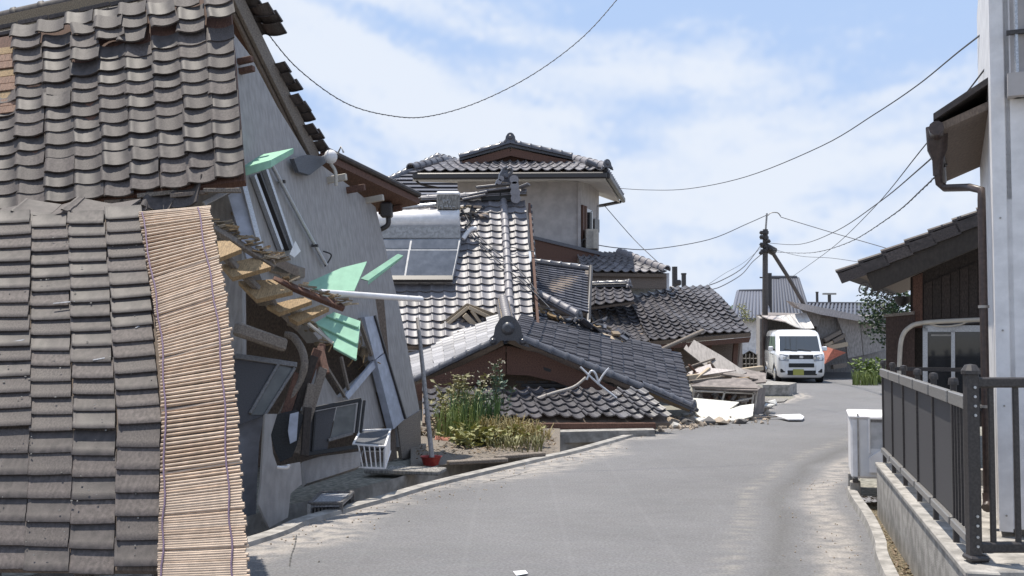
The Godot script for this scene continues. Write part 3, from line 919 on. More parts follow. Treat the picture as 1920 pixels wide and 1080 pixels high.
	# bluish window casing lower down the wall
	for q in [[[672, 596], [692, 594], [708, 662], [692, 676]], [[694, 676], [711, 664], [747, 788], [727, 806]]]:
		part(t, "window_casing", MB.new().prism(onpl(q, WALL, 0.08), -n * 0.09), mats.sash_blue)
	part(t, "casing_edge", MB.new().beam(PL(690, 594, WALL, 0.09), PL(748, 786, WALL, 0.09), 0.03, 0.03, n), mats.dark_metal)
	part(t, "casing_edge", MB.new().beam(PL(660, 600, WALL, 0.09), PL(684, 668, WALL, 0.09), 0.05, 0.04, n), mats.wood_grey)
	part(t, "bracket_strip", MB.new().prism(onpl([[640, 742], [646, 750], [702, 684], [698, 672]], WALL, 0.05), -n * 0.03), mats.sash_blue)
	part(t, "wall_remnant", MB.new().prism(onpl([[607, 690], [642, 745], [700, 690], [728, 800], [700, 806], [662, 812], [640, 790], [578, 768]], WALL, -0.05), -n * 0.06), mats.mortar)
	for q in [[607, 688, 642, 744], [606, 690, 580, 766], [635, 670, 650, 736]]:
		part(t, "torn_batten", MB.new().beam(PL(q[0], q[1], WALL, 0.03), PL(q[2], q[3], WALL, 0.03), 0.035, 0.03, n), mats.wood_grey)
func globe(c, r):
	var rings = []
	for i in 8:
		var a = PI * (i + 0.3) / 7.6 - PI / 2
		var ring = []
		for k in 12: ring.append(c + Vector3(cos(TAU * k / 12) * cos(a) * r, sin(a) * r * 1.05, sin(TAU * k / 12) * cos(a) * r))
		rings.append(ring)
	return rings

# ---------- house with the solar water heater ----------
func build_solar_house():
	var t = thing("tiled_house", "sunken house with silver tile roof and solar water heater", "house", P(880, 790, 20.5))
	var c = [P(690, 650, 19.4), P(1002, 648, 19.4), P(984, 380, 22.4), P(690, 380, 22.4)]
	var dk = deck(t, "main_roof", c, mats.wood_old, 0.1)
	tile_field(dk, c, 13, 21, TILE_S2, set4("tile_silver"), {"jit": 0.007, "raise": 0.03, "limit": 300})
	# verge: column of cap tiles, dark edge and barge board
	var e0 = P(984, 380, 22.4); var e1 = P(1002, 648, 19.4)
	var n = patch_normal(c)
	cap_row(t, e0.lerp(c[3], 0.135) + n * 0.07, e1.lerp(c[0], 0.135) + n * 0.07, 0.085, 0.235, mats.tile_silver2, "verge_cap", n)
	part(t, "barge_board", MB.new().beam(e0 + Vector3(0.10, -0.10, 0), e1 + Vector3(0.10, -0.10, 0), 0.05, 0.24, n), mats.wood_brown)
	for j in 21:
		var p = e0.lerp(e1, (j + 0.5) / 21.0)
		part(t, "verge_tile_edge", MB.new().box(p + Vector3(0.13, -0.02, 0), Vector3(0.06, 0.08, 0.12), Basis.IDENTITY, 0.015), mats["tile_dark%d" % (j % 4)])
	# walls under the roof
	part(t, "wall", MB.new().prism([P(690, 660, 22.2), P(1000, 652, 21.6), P(1000, 800, 21.6), P(690, 800, 22.2)], Vector3(0, 0, -0.15)), mats.wood_old)
	part(t, "gable_wall", MB.new().prism([P(1003, 650, 19.6), P(1003, 790, 19.6), P(1000, 790, 25.0), P(1000, 560, 25.0), P(984, 400, 22.4)], Vector3(-0.15, 0, 0)), mats.plaster)
	# back slope so that the ridge has two sides
	var bc = [P(984, 380, 22.4), P(690, 380, 22.4), P(690, 380, 22.4) + Vector3(0, -2.3, -3.2), P(984, 380, 22.4) + Vector3(0, -2.3, -3.2)]
	deck(t, "back_roof", bc, mats.tile_dark1, 0.1)
	# ridge, half of it shaken loose
	var r0 = P(690, 384, 22.45); var r1 = P(988, 366, 22.45)
	ridge(t, r0, r1, 2, 0.34, mats.tile_silver0, mats.tile_silver2, 0.085)
	for q in [[893, 352, 972, 344, 0.26], [900, 360, 965, 352, 0.3], [868, 375, 912, 366, 0.3], [880, 367, 915, 360, 0.28], [975, 352, 992, 345, 0.26], [960, 362, 975, 361, 0.3]]:
		part(t, "loose_ridge_tile", MB.new().beam(P(q[0], q[1], 22.35), P(q[2], q[3], 22.3), q[4], 0.045, Vector3.UP, 0.01), mats["tile_silver%d" % (int(q[0]) % 4)])
	part(t, "ridge_fill", MB.new().prism([P(902, 376, 22.3), P(902, 364, 22.3), P(916, 357, 22.3), P(958, 353, 22.3), P(960, 374, 22.3)], Vector3(0, 0, -0.22)), mats.black)  # black block set under the loose ridge tiles
	for q in [[964, 338, 0.10], [965, 350, 0.10], [966, 362, 0.11], [967, 373, 0.11], [940, 336, 0.06], [936, 342, 0.06]]:
		var p = P(q[0], q[1], 22.2)
		part(t, "round_end_tile", MB.new().tube([p, p + Vector3(0, 0, 0.12)], q[2], 10), mats.tile_silver2)
	end_tile(t, P(948, 338, 22.3), Vector3(0.5, 0, 1), 0.42, mats.tile_dark0)
	part(t, "ridge_end_horn", MB.new().tube(smooth_line([P(945, 326, 22.3), P(944, 318, 22.3), P(951, 313, 22.25)], 4), 0.05, 7, 0.03), mats.tile_dark0)
	part(t, "ridge_end_horn", MB.new().tube(smooth_line([P(953, 328, 22.3), P(959, 322, 22.3), P(957, 314, 22.25)], 4), 0.05, 7, 0.03), mats.tile_dark0)
	# patch of bare mud and broken bits beside the heater
	for i in 16:
		var p = bil(c, 0.60 + rng.randf() * 0.15, 0.86 + rng.randf() * 0.10) + n * 0.08
		part(t, "broken_bit", MB.new().box(p, Vector3(rng.randf_range(0.08, 0.22), 0.05, rng.randf_range(0.06, 0.16)), Basis.from_euler(Vector3(rng.randf() * 0.6, rng.randf() * 3.0, rng.randf() * 0.6))), [mats.mud, mats.tile_dark1, mats.wood_old, mats.tile_silver3][i % 4])
	part(t, "fallen_pipe", MB.new().tube(smooth_line([P(868, 448, 21.3), P(880, 432, 21.4), P(893, 428, 21.45)], 4), 0.05, 8), mats.white_paint)
	# slack wires over the roof
	for w in [[[868, 400], [890, 440], [930, 480], [975, 515], [1010, 560]], [[875, 425], [905, 470], [960, 520], [1000, 555], [1030, 585]], [[872, 440], [900, 462], [950, 470], [1003, 480]]]:
		var pts = []
		for q in w: pts.append(PL(q[0], q[1], Plane(n, n.dot(c[0])), 0.12))
		part(t, "slack_wire", MB.new().tube(smooth_line(pts, 4), 0.012, 5), mats.cable)
	# solar water heater
	var s = thing("solar_water_heater", "rooftop solar water heater with white tank and glazed collector", "solar heater", P(790, 520, 20.9))
	var sp = Plane(n, n.dot(c[0] + n * 0.22))
	var tp = [PL(716, 438, sp), PL(862, 438, sp), PL(846, 519, sp), PL(728, 519, sp)]
	part(s, "collector_case", MB.new().prism(onpl([[712, 446], [864, 446], [848, 522], [722, 522]], sp), -n * 0.14), mats.case_grey)
	for q in [[[715, 449], [769, 449], [766, 467], [717, 467]], [[773, 449], [860, 449], [857, 467], [770, 467]], [[718, 470], [765, 470], [757, 518], [722, 518]], [[769, 470], [857, 470], [847, 518], [761, 518]]]:
		part(s, "collector_pane", MB.new().prism(onpl(q, sp, 0.012), -n * 0.008), mats.panel_glass)
	part(s, "lower_edge", MB.new().beam(PL(722, 523, sp, 0), PL(849, 523, sp, 0), 0.12, 0.08, n), mats.dark_metal)
	# tank: rounded horizontal shell on a steel fascia
	var t0 = P(700, 414, 21.55); var t1 = P(862, 414, 21.55)
	var rings = []
	for q in [[0.0, 0.86], [0.006, 1.0], [0.994, 1.0], [1.0, 0.86]]:
		var ring = []
		for k in 16:
			var a = TAU * k / 16.0
			ring.append(t0.lerp(t1, q[0]) + Vector3(0, sin(a) * 0.235 * q[1], cos(a) * 0.27 * q[1]))
		rings.append(ring)
	part(s, "tank", MB.new().loft(rings, true, true, true), mats.white_paint)
	part(s, "tank_fascia", MB.new().prism([P(704, 424, 21.24), P(863, 424, 21.24), P(863, 446, 21.2), P(704, 446, 21.2)], Vector3(0, 0, -0.2)), mats.steel)
	part(s, "tank_cover", MB.new().beam(P(703, 394, 21.7), P(820, 384, 21.7), 0.34, 0.06, Vector3.UP, 0.02), mats.aluminium)
	var bx = part(s, "header_box", MB.new().box(P(841, 379, 21.6), Vector3(0.48, 0.34, 0.42), Basis.IDENTITY, 0.03), mats.concrete_dark)
	part(bx, "header_lid", MB.new().box(P(841, 365, 21.6), Vector3(0.50, 0.09, 0.44), Basis.IDENTITY, 0.03), mats.white_paint)
	# worn pale lettering on the header box: two lines of short strokes
	for q in [[832, 375, 4, 1], [832, 378, 1, 4], [836, 377, 3, 1], [840, 375, 4, 1], [842, 379, 1, 4], [827, 386, 5, 1], [829, 389, 1, 4], [835, 387, 4, 1], [839, 386, 1, 5], [844, 387, 4, 1], [846, 390, 1, 3], [851, 387, 3, 1]]:
		part(bx, "lettering", MB.new().box(P(q[0], q[1], 21.375), Vector3(q[2] * 0.011, q[3] * 0.011, 0.006)), mats.aluminium)
	part(s, "hose", MB.new().tube(smooth_line([P(862, 404, 21.5), P(876, 400, 21.45), P(884, 412, 21.45), P(872, 428, 21.3)], 5), 0.025, 6), mats.black)
	part(s, "pipe_loop", MB.new().tube(smooth_line([P(707, 452, 21.0), P(714, 458, 20.9), P(717, 470, 20.85), P(716, 480, 20.8)], 4), 0.02, 6), mats.black)

# ---------- collapsed house with its gable to the road ----------
func build_gable_house():
	var t = thing("collapsed_gable_house", "flattened house whose dark tiled gable rests on the ground", "house", G(1000, 800))
	var RF = P(957, 634, 17.3); var RB = P(940, 556, 21.2)
	var EFr = P(1296, 764, 18.3); var EBr = P(1272, 668, 22.0)
	var rc = [EFr, EBr, P(985, 580, 21.2), RF]
	var n1 = patch_normal(rc)
	var rd = deck(t, "right_slope", rc, mats.wood_old, 0.1)
	tile_field(rd, rc, 16, 15, TILE_S, set4("tile_mid"), {"jit": 0.008, "raise": 0.03, "limit": 300, "warp": func(i, j): return [Vector3(0, 0.03 * sin(j * 0.9) , 0), Vector3.ZERO, 0.02 * sin(i * 1.1 + j)], "skip": func(i, j): return (i > 12 and j > 10) or (i > 13 and j > 4 and (i + j) % 3 == 0)})
	# bare pale board and mud along the broken back edge
	part(t, "exposed_board", MB.new().prism([P(1103, 620, 20.9), P(1165, 640, 21.3), P(1150, 655, 20.6), P(1090, 640, 20.2)], n1 * 0.05), mats.wood_pale)
	for q in [[1160, 640, 1232, 662, 21.2], [1200, 664, 1282, 700, 20.9], [1100, 630, 1140, 645, 20.8]]:
		part(t, "batten", MB.new().beam(P(q[0], q[1], q[4]), P(q[2], q[3], q[4] + 0.4), 0.10, 0.05, n1), mats.wood_pale)
	for i in 40:
		var p = bil(rc, 0.84 + rng.randf() * 0.16, 0.35 + rng.randf() * 0.65) + n1 * (0.08 + rng.randf() * 0.08)
		part(t, "broken_bit", MB.new().box(p, Vector3(rng.randf_range(0.08, 0.25), 0.04, rng.randf_range(0.06, 0.2)), Basis.from_euler(Vector3(rng.randf() * 0.8, rng.randf() * 3.0, rng.randf() * 0.8))), [mats.mud, mats.tile_dark1, mats.tile_dark2, mats.wood_raw][i % 4])
	# left slope: sun glare put into paler, glossier tiles
	var EFl = P(778, 716, 17.7); var EBl = P(770, 664, 19.7)
	var lc = [EBl, EFl, RF + Vector3(-0.15, -0.03, 0), P(936, 594, 19.6)]
	var ld = deck(t, "left_slope", lc, mats.wood_old, 0.1)
	tile_field(ld, lc, 9, 8, TILE_S2, set4("tile_glare"), {"jit": 0.008, "raise": 0.03, "skip": func(i, j): return i == 0 and j % 3 != 1})
	# verge rolls on both gable edges
	cap_row(t, RF + Vector3(0.18, -0.03, 0.12), P(1200, 728, 17.7) + Vector3(0, 0, 0.12), 0.10, 0.27, mats.tile_dark0, "verge_cap")
	cap_row(t, RF + Vector3(-0.25, -0.06, 0.12), EFl + Vector3(0, 0.02, 0.12), 0.085, 0.27, mats.tile_dark0, "verge_cap")
	# hip roll running down to the fallen corner
	var h0 = P(1200, 730, 17.6); var h1 = P(1296, 772, 18.0)
	ridge(t, h0, h1, 2, 0.26, mats.tile_dark0, mats.tile_dark2, 0.10, 0.22, 0.04)
	end_tile(t, h1 + Vector3(0.05, 0.06, 0.02), Vector3(0.8, 0, 0.5), 0.26, mats.tile_dark0)
	# main ridge and its end tile
	ridge(t, RF + Vector3(-0.02, 0.02, -0.1), RB, 3, 0.26, mats.tile_dark2, mats.tile_silver0, 0.09, 0.2, 0.045)
	end_tile(t, RF + Vector3(-0.04, 0.02, 0.12), Vector3(-0.05, 0, 1), 0.60, mats.tile_dark1)
	# barge boards of the gable
	var gp = planeN(P(952, 660, 17.42), Vector3(0.04, 0, 1))
	part(t, "barge_board", MB.new().prism(onpl([[948, 648], [948, 702], [900, 716], [850, 734], [785, 752], [779, 722], [860, 688]], gp), Vector3(0, 0, -0.07)), mats.wood_brown)
	part(t, "barge_board", MB.new().prism(onpl([[950, 648], [1010, 662], [1090, 698], [1170, 734], [1196, 746], [1128, 748], [1095, 736], [1040, 715], [990, 704], [950, 702]], gp, 0.01), Vector3(0, 0, -0.07)), mats.wood_brown)
	part(t, "knot_hole", MB.new().prism(onpl([[1018, 688], [1033, 692], [1032, 698], [1020, 694]], gp, 0.014), Vector3(0, 0, -0.02)), mats.black)
	part(t, "gable_wall", MB.new().prism(onpl([[948, 660], [800, 720], [800, 780], [1230, 780], [1190, 746]], gp, -0.55), Vector3(0, 0, -0.1)), mats.wood_old)
	part(t, "pent_ridge", MB.new().beam(P(800, 722, 18.1), P(1150, 722, 18.1), 0.24, 0.1, Vector3.UP, 0.02), mats.tile_dark1)
	for i in 9:
		var u = 945 + i * 22
		part(t, "pent_ridge_tile", MB.new().beam(P(u, 716, 18.0), P(u + 16, 716, 18.0), 0.05, 0.02), mats.tile_dark2)
	# pent roof under the gable, lying on the ground
	var pc = [P(792, 793, 15.95), P(1256, 793, 16.6), P(1204, 741, 17.22), P(792, 738, 17.2)]
	var pd = deck(t, "pent_roof", pc, mats.wood_old, 0.05)
	tile_field(pd, pc, 17, 5, TILE_S, set4("tile_mid"), {"jit": 0.012, "raise": 0.075, "warp": func(i, j): return [Vector3(0, 0.02 * sin(i * 1.7), 0), Vector3.ZERO, 0.04 * sin(i * 2.3 + j * 1.7)]})
	part(t, "eave_beam", MB.new().beam(P(960, 793, 16.1) + Vector3(0, -0.05, 0), P(1228, 792, 16.5) + Vector3(0, -0.05, 0), 0.12, 0.10, Vector3.UP, 0.01), mats.wood_brown)
	# torn opening behind the left slope: raw rafters in a small gable
	var q0 = P(876, 578, 19.9)
	for q in [[784, 652, 878, 576, 0.07], [790, 662, 870, 600, 0.05], [878, 576, 928, 600, 0.07], [870, 590, 898, 618, 0.10], [884, 582, 905, 612, 0.06], [850, 618, 862, 608, 0.09]]:
		part(t, "broken_rafter", MB.new().beam(P(q[0], q[1], 19.75), P(q[2], q[3], 19.8), q[4] * 1.4, q[4], Vector3.UP, 0.006), mats.wood_pale if q[4] > 0.055 else mats.wood_grey)
	part(t, "torn_roof_edge", MB.new().beam(P(775, 650, 19.85), P(876, 572, 19.95), 0.3, 0.07, Vector3.UP), mats.mud)
	part(t, "torn_roof_edge", MB.new().beam(P(876, 572, 19.95), P(930, 592, 19.9), 0.3, 0.07, Vector3.UP), mats.mud)
	part(t, "attic_wall", MB.new().prism([P(780, 660, 20.3), P(876, 580, 20.3), P(935, 600, 20.3), P(935, 660, 20.3), P(780, 690, 20.3)], Vector3(0, 0, -0.05)), mats.wood_old)
	for i in 26:
		var f = rng.randf()
		var p = P(lerp(800.0, 895.0, f), lerp(655.0, 622.0, f) + rng.randf_range(-6, 5), 19.6)
		part(t, "splinter", MB.new().beam(p, p + Vector3(rng.randf_range(-0.12, 0.2), rng.randf_range(0.0, 0.12), 0.05), 0.04, 0.02), [mats.wood_pale, mats.mud, mats.wood_raw][i % 3])
	# small ribbed slope and ridge stranded between the houses
	var b = thing("tilted_roof_piece", "tilted blue grey tile slope wedged between the two collapsed houses", "roof", P(1050, 610, 21.5))
	var bc = [P(1000, 560, 21.4), P(1102, 588, 21.4), P(1106, 506, 23.6), P(994, 492, 23.6)]
	var bd = deck(b, "slope", bc, mats.wood_old, 0.08)
	tile_field(bd, bc, 7, 17, TILE_FLAT, set4("tile_blue"), {"jit": 0.004, "raise": 0.02})
	part(b, "edge_pipe", MB.new().tube([P(1108, 500, 23.5), P(1103, 600, 21.2), P(1098, 632, 20.9)], 0.05, 8), mats.dark_metal)
	part(b, "edge_board", MB.new().beam(P(1104, 508, 23.5), P(1094, 630, 21.0), 0.1, 0.16, Vector3.RIGHT), mats.wood_grey)
	ridge(b, P(996, 552, 21.0), P(1084, 598, 20.6), 2, 0.22, mats.tile_dark2, mats.tile_silver2, 0.10, 0.22, 0.045)
	end_tile(b, P(1086, 596, 20.5), Vector3(0.8, 0, 0.6), 0.28, mats.tile_dark0)
	ridge(b, P(996, 493, 23.55), P(1108, 508, 23.55), 1, 0.26, mats.tile_dark0, mats.tile_dark2, 0.085, 0.22, 0.05)
	part(b, "under_wall", MB.new().prism([P(1000, 575, 21.6), P(1100, 600, 21.6), P(1100, 700, 21.6), P(1000, 700, 21.6)], Vector3(0, 0, -1.2)), mats.wood_old)
	for i in 22:
		var p = P(rng.randf_range(1000, 1110), rng.randf_range(600, 636), 20.6 + rng.randf() * 0.5)
		part(b, "broken_tile", TILE_S[0], mats["tile_dark%d" % (i % 4)], Transform3D(Basis.from_euler(Vector3(rng.randf_range(-0.5, 0.6), rng.randf_range(-1.5, 1.5), rng.randf_range(-0.4, 0.4))) * Basis.from_scale(Vector3(0.27, 1, 0.24)), p))

# ---------- low house with the long tile roof ----------
func build_long_roof():
	var t = thing("low_tiled_house", "squashed single storey house under a long dark tile roof", "house", P(1300, 705, 23.8))
	var c = [P(1130, 648, 23.2), P(1408, 624, 23.4), P(1326, 536, 26.4), P(1100, 566, 25.4)]
	var dk = deck(t, "roof", c, mats.wood_old, 0.1)
	tile_field(dk, c, 16, 14, TILE_S, set4("tile_mid"), {"jit": 0.01, "raise": 0.03, "limit": 300, "warp": func(i, j): return [Vector3(0, 0.03 * sin(i * 0.7 + j * 0.5) - (0.05 if i < 5 else 0.0), 0), Vector3.ZERO, 0.03 * sin(i * 1.9 + j)]})
	var bc = [c[2], c[3], c[3] + Vector3(0, -1.2, -2.4), c[2] + Vector3(0.4, -1.2, -2.4)]
	deck(t, "back_slope", bc, mats.tile_dark1, 0.1)
	var side = [P(1408, 624, 23.4), P(1412, 624, 27.5), c[2] + Vector3(0, 0, -0.1), c[2]]
	part(t, "end_slope", MB.new().prism([c[1], c[1] + Vector3(0.3, 0, -4.5), c[2]], Vector3(0, -0.06, 0)), mats.tile_dark0)
	part(t, "fascia", MB.new().prism([P(1136, 655, 23.25), P(1408, 632, 23.45), P(1404, 642, 23.45), P(1140, 662, 23.25)], Vector3(0, 0, -0.08)), mats.wood_brown)
	part(t, "front_wall", MB.new().prism([P(1180, 650, 24.0), P(1390, 638, 24.2), P(1380, 720, 24.2), P(1180, 720, 24.0)], Vector3(0, 0, -0.1)), mats.wood_old)
	part(t, "side_wall", MB.new().prism([P(1390, 638, 24.2), P(1392, 638, 27.0), P(1392, 716, 27.0), P(1380, 716, 24.2)], Vector3(-0.1, 0, 0)), mats.wood_old)
	for q in [1200, 1260, 1330, 1380]:
		part(t, "post", MB.new().beam(P(q, 640, 23.7), P(q - 6, 720, 23.7), 0.11, 0.11, Vector3.RIGHT, 0.006), mats.wood_brown)
	var wm = MB.new()
	for i in 12:
		var f = i / 12.0
		var p = P(lerp(1388.0, 1404.0, f), lerp(572.0, 605.0, f), 25.2 - f * 1.4)
		for k in 14: leaf(wm, p + Vector3(rng.randfn() * 0.07, rng.randf() * 0.08 - 0.05, rng.randfn() * 0.07), Vector3(rng.randfn(), 0.8, rng.randfn()).normalized(), Vector3(rng.randfn(), 0.4, rng.randfn()).normalized(), 0.05, 0.016)
	part(t, "roof_moss", wm, mats.leaf_yellow).set_meta("kind", "stuff")

# ---------- two-storey house behind ----------
func build_two_storey_house():
	var t = thing("two_storey_house", "upright two storey house with tiled hip and gable roof", "house", P(1050, 730, 28.0))
	var ft = 352.0
	# upper walls
	part(t, "front_wall", MB.new().prism([P(858, 340, 27.2), P(1085, 340, 27.2), P(1085, 470, 27.2), P(858, 470, 27.2)], Vector3(0, 0, -0.15)), mats.plaster)
	part(t, "side_wall", MB.new().prism([P(1085, 340, 27.21), P(1123, 345, 30.2), P(1123, 480, 30.2), P(1085, 476, 27.21)], Vector3(-0.15, 0, 0)), mats.plaster)
	part(t, "corner_trim", MB.new().beam(P(1086, 345, 27.18), P(1086, 470, 27.18), 0.08, 0.08, Vector3.RIGHT), mats.plaster)
	# lower storey block
	part(t, "lower_wall", MB.new().prism([P(1000, 500, 27.4), P(1250, 532, 27.4), P(1250, 735, 27.4), P(1000, 735, 27.4)], Vector3(0, 0, -4.0)), mats.wood_old)
	# skirt roof: front
	var e0 = P(774, 324, 26.0); var e1 = P(1134, 322, 26.0); var k0 = P(835, 304, 27.6); var k1 = P(1074, 302, 27.6)
	var fc = [e0, e1, k1, k0]
	var fd = deck(t, "front_skirt_roof", fc, mats.wood_old, 0.06)
	tile_field(fd, fc, 18, 4, TILE_S, set4("tile_silver"), {"jit": 0.004, "raise": 0.03})
	var e2 = P(1166, 372, 31.6)
	var k2 = k1 + (e2 - e1) * 0.8 + Vector3(-0.5, 0.0, 0)
	var sd = part(t, "side_skirt_roof", MB.new().prism([e1, e2, k2, k1], Vector3(0, -0.06, 0)), mats.tile_dark0)
	for j in 14:
		var a = e1.lerp(e2, (j + 0.5) / 14.0)
		part(sd, "eave_tile", MB.new().tube([a + Vector3(0.06, 0.05, 0.0), a + Vector3(-0.5, 0.28, 0)], 0.09, 7), mats["tile_dark%d" % (j % 4)])
	cap_row(t, k1 + Vector3(0, 0.06, 0), e1 + Vector3(0.05, 0.10, 0.1), 0.13, 0.30, mats.tile_silver2, "hip_cap")
	cap_row(t, k0 + Vector3(0, 0.06, 0), e0 + Vector3(-0.05, 0.10, 0.1), 0.13, 0.30, mats.tile_dark2, "hip_cap")
	end_tile(t, e1 + Vector3(0.05, 0.12, 0.15), Vector3(0.6, 0, 1), 0.3, mats.tile_dark0)
	# gable in the roof
	var ap = P(957, 282, 27.3); var gl = P(862, 308, 27.3); var gr = P(1072, 306, 27.3)
	part(t, "gable_board", MB.new().prism([ap, gr, gl], Vector3(0, 0, -0.1)), mats.wood_brown)
	var back = Vector3(0.0, 0, -5.0)
	for s in [[ap, gl], [ap, gr]]:
		var dk = [s[0] + Vector3(0, 0.06, 0.25), s[1] + Vector3(0, 0.06, 0.25), s[1] + back, s[0] + back]
		part(t, "gable_roof", MB.new().prism(dk, Vector3(0, 0.09, 0)), mats.tile_dark1)
		cap_row(t, s[0] + Vector3(0, 0.16, 0.25), s[1] + Vector3(0, 0.14, 0.25), 0.10, 0.28, mats.tile_dark2, "verge_cap")
		part(t, "barge_board", MB.new().beam(s[0] + Vector3(0, -0.08, 0.2), s[1] + Vector3(0, -0.08, 0.2), 0.05, 0.2), mats.wood_brown)
	cap_row(t, ap + Vector3(0, 0.25, 0.25), ap + Vector3(0, 0.25, 0) + back, 0.12, 0.3, mats.tile_dark2, "ridge_cap")
	end_tile(t, ap + Vector3(0, 0.22, 0.3), Vector3(0, 0, 1), 0.34, mats.tile_dark0)
	# eave: dark gutter, pale soffit
	part(t, "gutter", MB.new().beam(e0 + Vector3(0, -0.10, 0.06), e1 + Vector3(0.05, -0.10, 0.06), 0.12, 0.16, Vector3.UP, 0.03), mats.dark_metal)
	part(t, "gutter", MB.new().beam(e1 + Vector3(0.08, -0.10, 0.0), e2 + Vector3(0.05, -0.06, 0), 0.12, 0.16, Vector3.UP, 0.03), mats.dark_metal)
	part(t, "soffit", MB.new().prism([e0 + Vector3(0, -0.2, 0.0), e1 + Vector3(0, -0.2, 0.0), e2 + Vector3(-0.05, -0.16, 0), P(1080, 352, 31.5), P(774, 340, 30.5)], Vector3(0, 0.06, 0)), mats.soffit_white)
	part(t, "downpipe", MB.new().tube([e2 + Vector3(-0.05, -0.12, 0.1), P(1130, 385, 31.0), P(1117, 387, 29.9), P(1117, 440, 29.8)], 0.05, 8), mats.dark_metal)
	part(t, "gutter_bracket", MB.new().tube(smooth_line([P(780, 338, 26.1), P(790, 346, 26.2), P(822, 352, 26.8)], 3), 0.03, 6), mats.dark_metal)
	# windows with shutters on the side wall
	var swp = plane3(P(1085, 345, 27.21), P(1123, 345, 30.2), P(1085, 470, 27.21))
	for q in [[1089, 384, 1092, 448], [1094, 386, 1097, 448], [1102, 398, 1106, 446]]:
		part(t, "window_shutter", MB.new().prism(onpl([[q[0], q[1]], [q[2], q[1] + 1], [q[2], q[3]], [q[0], q[3]]], swp, 0.06), -swp.normal * 0.05), mats.black if q[0] == 1102 else mats.wood_brown)
	part(t, "window_pane", MB.new().prism(onpl([[1097, 390], [1110, 395], [1110, 444], [1097, 448]], swp, 0.02), -swp.normal * 0.01), mats.glass_dark)
	part(t, "window_rail", MB.new().prism(onpl([[1112, 410], [1121, 412], [1121, 436], [1112, 436]], swp, 0.05), -swp.normal * 0.02), mats.dark_metal)
	# lower pent roof towards the right
	var a0 = P(1092, 512, 25.6); var a1 = P(1250, 514, 25.8); var b1 = P(1160, 478, 27.3); var b0 = P(1080, 476, 27.3)
	var pd = deck(t, "lower_roof", [a0, a1, b1, b0], mats.wood_old, 0.08)
	tile_field(pd, [a0, a1, b1, b0], 9, 6, TILE_S, set4("tile_silver"), {"jit": 0.005, "raise": 0.03})
	cap_row(t, b1 + Vector3(0, 0.08, 0), a1 + Vector3(0, 0.10, 0.05), 0.12, 0.26, mats.tile_silver2, "hip_cap")
	part(t, "lower_fascia", MB.new().prism([P(1092, 516, 25.7), P(1250, 518, 25.9), P(1250, 541, 25.9), P(1092, 541, 25.7)], Vector3(0, 0, -0.1)), mats.wood_old)
	part(t, "end_post", MB.new().beam(P(1250, 512, 26.0), P(1250, 545, 26.0), 0.1, 0.12, Vector3.RIGHT), mats.white_paint)
	part(t, "roof_flashing", MB.new().prism([P(1000, 442, 26.9), P(1000, 448, 26.9), P(1150, 484, 26.9), P(1152, 478, 26.9)], Vector3(0, 0, -0.1)), mats.tile_dark2)
	part(t, "brown_apron", MB.new().prism([P(1002, 448, 26.95), P(1150, 484, 26.95), P(1105, 496, 26.9), P(1004, 486, 26.9)], Vector3(0, 0, -0.1)), mats.wood_brown)
	var ridge0 = P(1110, 536, 25.2)
	ridge(t, P(1106, 540, 25.2), P(1176, 538, 25.0), 2, 0.24, mats.tile_dark1, mats.tile_dark2, 0.09, 0.22, 0.05)
	end_tile(t, P(1180, 534, 24.95), Vector3(1, 0, 0.6), 0.24, mats.tile_silver0)
	part(t, "white_gable_sheet", MB.new().prism([P(1180, 538, 26.3), P(1250, 544, 26.3), P(1230, 560, 26.3), P(1180, 562, 26.3)], Vector3(0, 0, -0.05)), mats.white_sheet)
	var lr = [P(1096, 578, 24.3), P(1190, 566, 24.3), P(1180, 541, 25.1), P(1100, 543, 25.1)]
	tile_field(deck(t, "low_slope", lr, mats.wood_old, 0.06), lr, 5, 4, TILE_S, set4("tile_mid"), {"jit": 0.01, "raise": 0.03})
	# wall-hung air conditioner
	var ac = thing("wall_air_conditioner", "small air conditioner unit hung under the upstairs window of two storey house", "air conditioner", P(1106, 468, 27.6))
	part(ac, "case", MB.new().box(P(1106, 450, 27.7), Vector3(0.34, 0.54, 0.7), Basis.from_euler(Vector3(0, 0.1, 0)), 0.02), mats.pvc_beige)
	for i in 6:
		part(ac, "grille_bar", MB.new().box(P(1100 + i * 2.4, 450, 27.34), Vector3(0.012, 0.46, 0.012)), mats.steel)
	part(ac, "bracket", MB.new().box(P(1106, 470, 27.7), Vector3(0.4, 0.04, 0.6)), mats.dark_metal)
	part(ac, "pipe", MB.new().tube(smooth_line([P(1098, 448, 27.3), P(1091, 452, 27.3), P(1090, 464, 27.3), P(1096, 466, 27.3)], 4), 0.03, 6), mats.dark_metal)
	# hipped roof of the neighbour beyond
	var h = thing("hipped_roof_house", "house behind with a plain hipped tile roof", "house", P(790, 720, 33.0))
	var hc = [P(640, 384, 31.2), P(880, 384, 31.2), P(850, 296, 35.0), P(822, 296, 35.0)]
	var hd = deck(h, "front_roof", hc, mats.wood_old, 0.08)
	for j in 13:
		var f0 = j / 13.0
		var a = bil(hc, 0, f0); var b = bil(hc, 1, f0)
		var up = bil(hc, 0, f0 + 1.0 / 13.0); var ub = bil(hc, 1, f0 + 1.0 / 13.0)
		var nn = patch_normal(hc)
		part(hd, "tile_course", MB.new().prism([a + nn * 0.09, b + nn * 0.09, ub + nn * 0.03, up + nn * 0.03], -nn * 0.03), mats["tile_blue%d" % (j % 4)])
	cap_row(h, P(640, 382, 31.2), P(822, 294, 35.0), 0.14, 0.3, mats.tile_dark2, "hip_cap")
	cap_row(h, P(822, 294, 35.0), P(872, 308, 34.0), 0.14, 0.3, mats.tile_dark2, "ridge_cap")
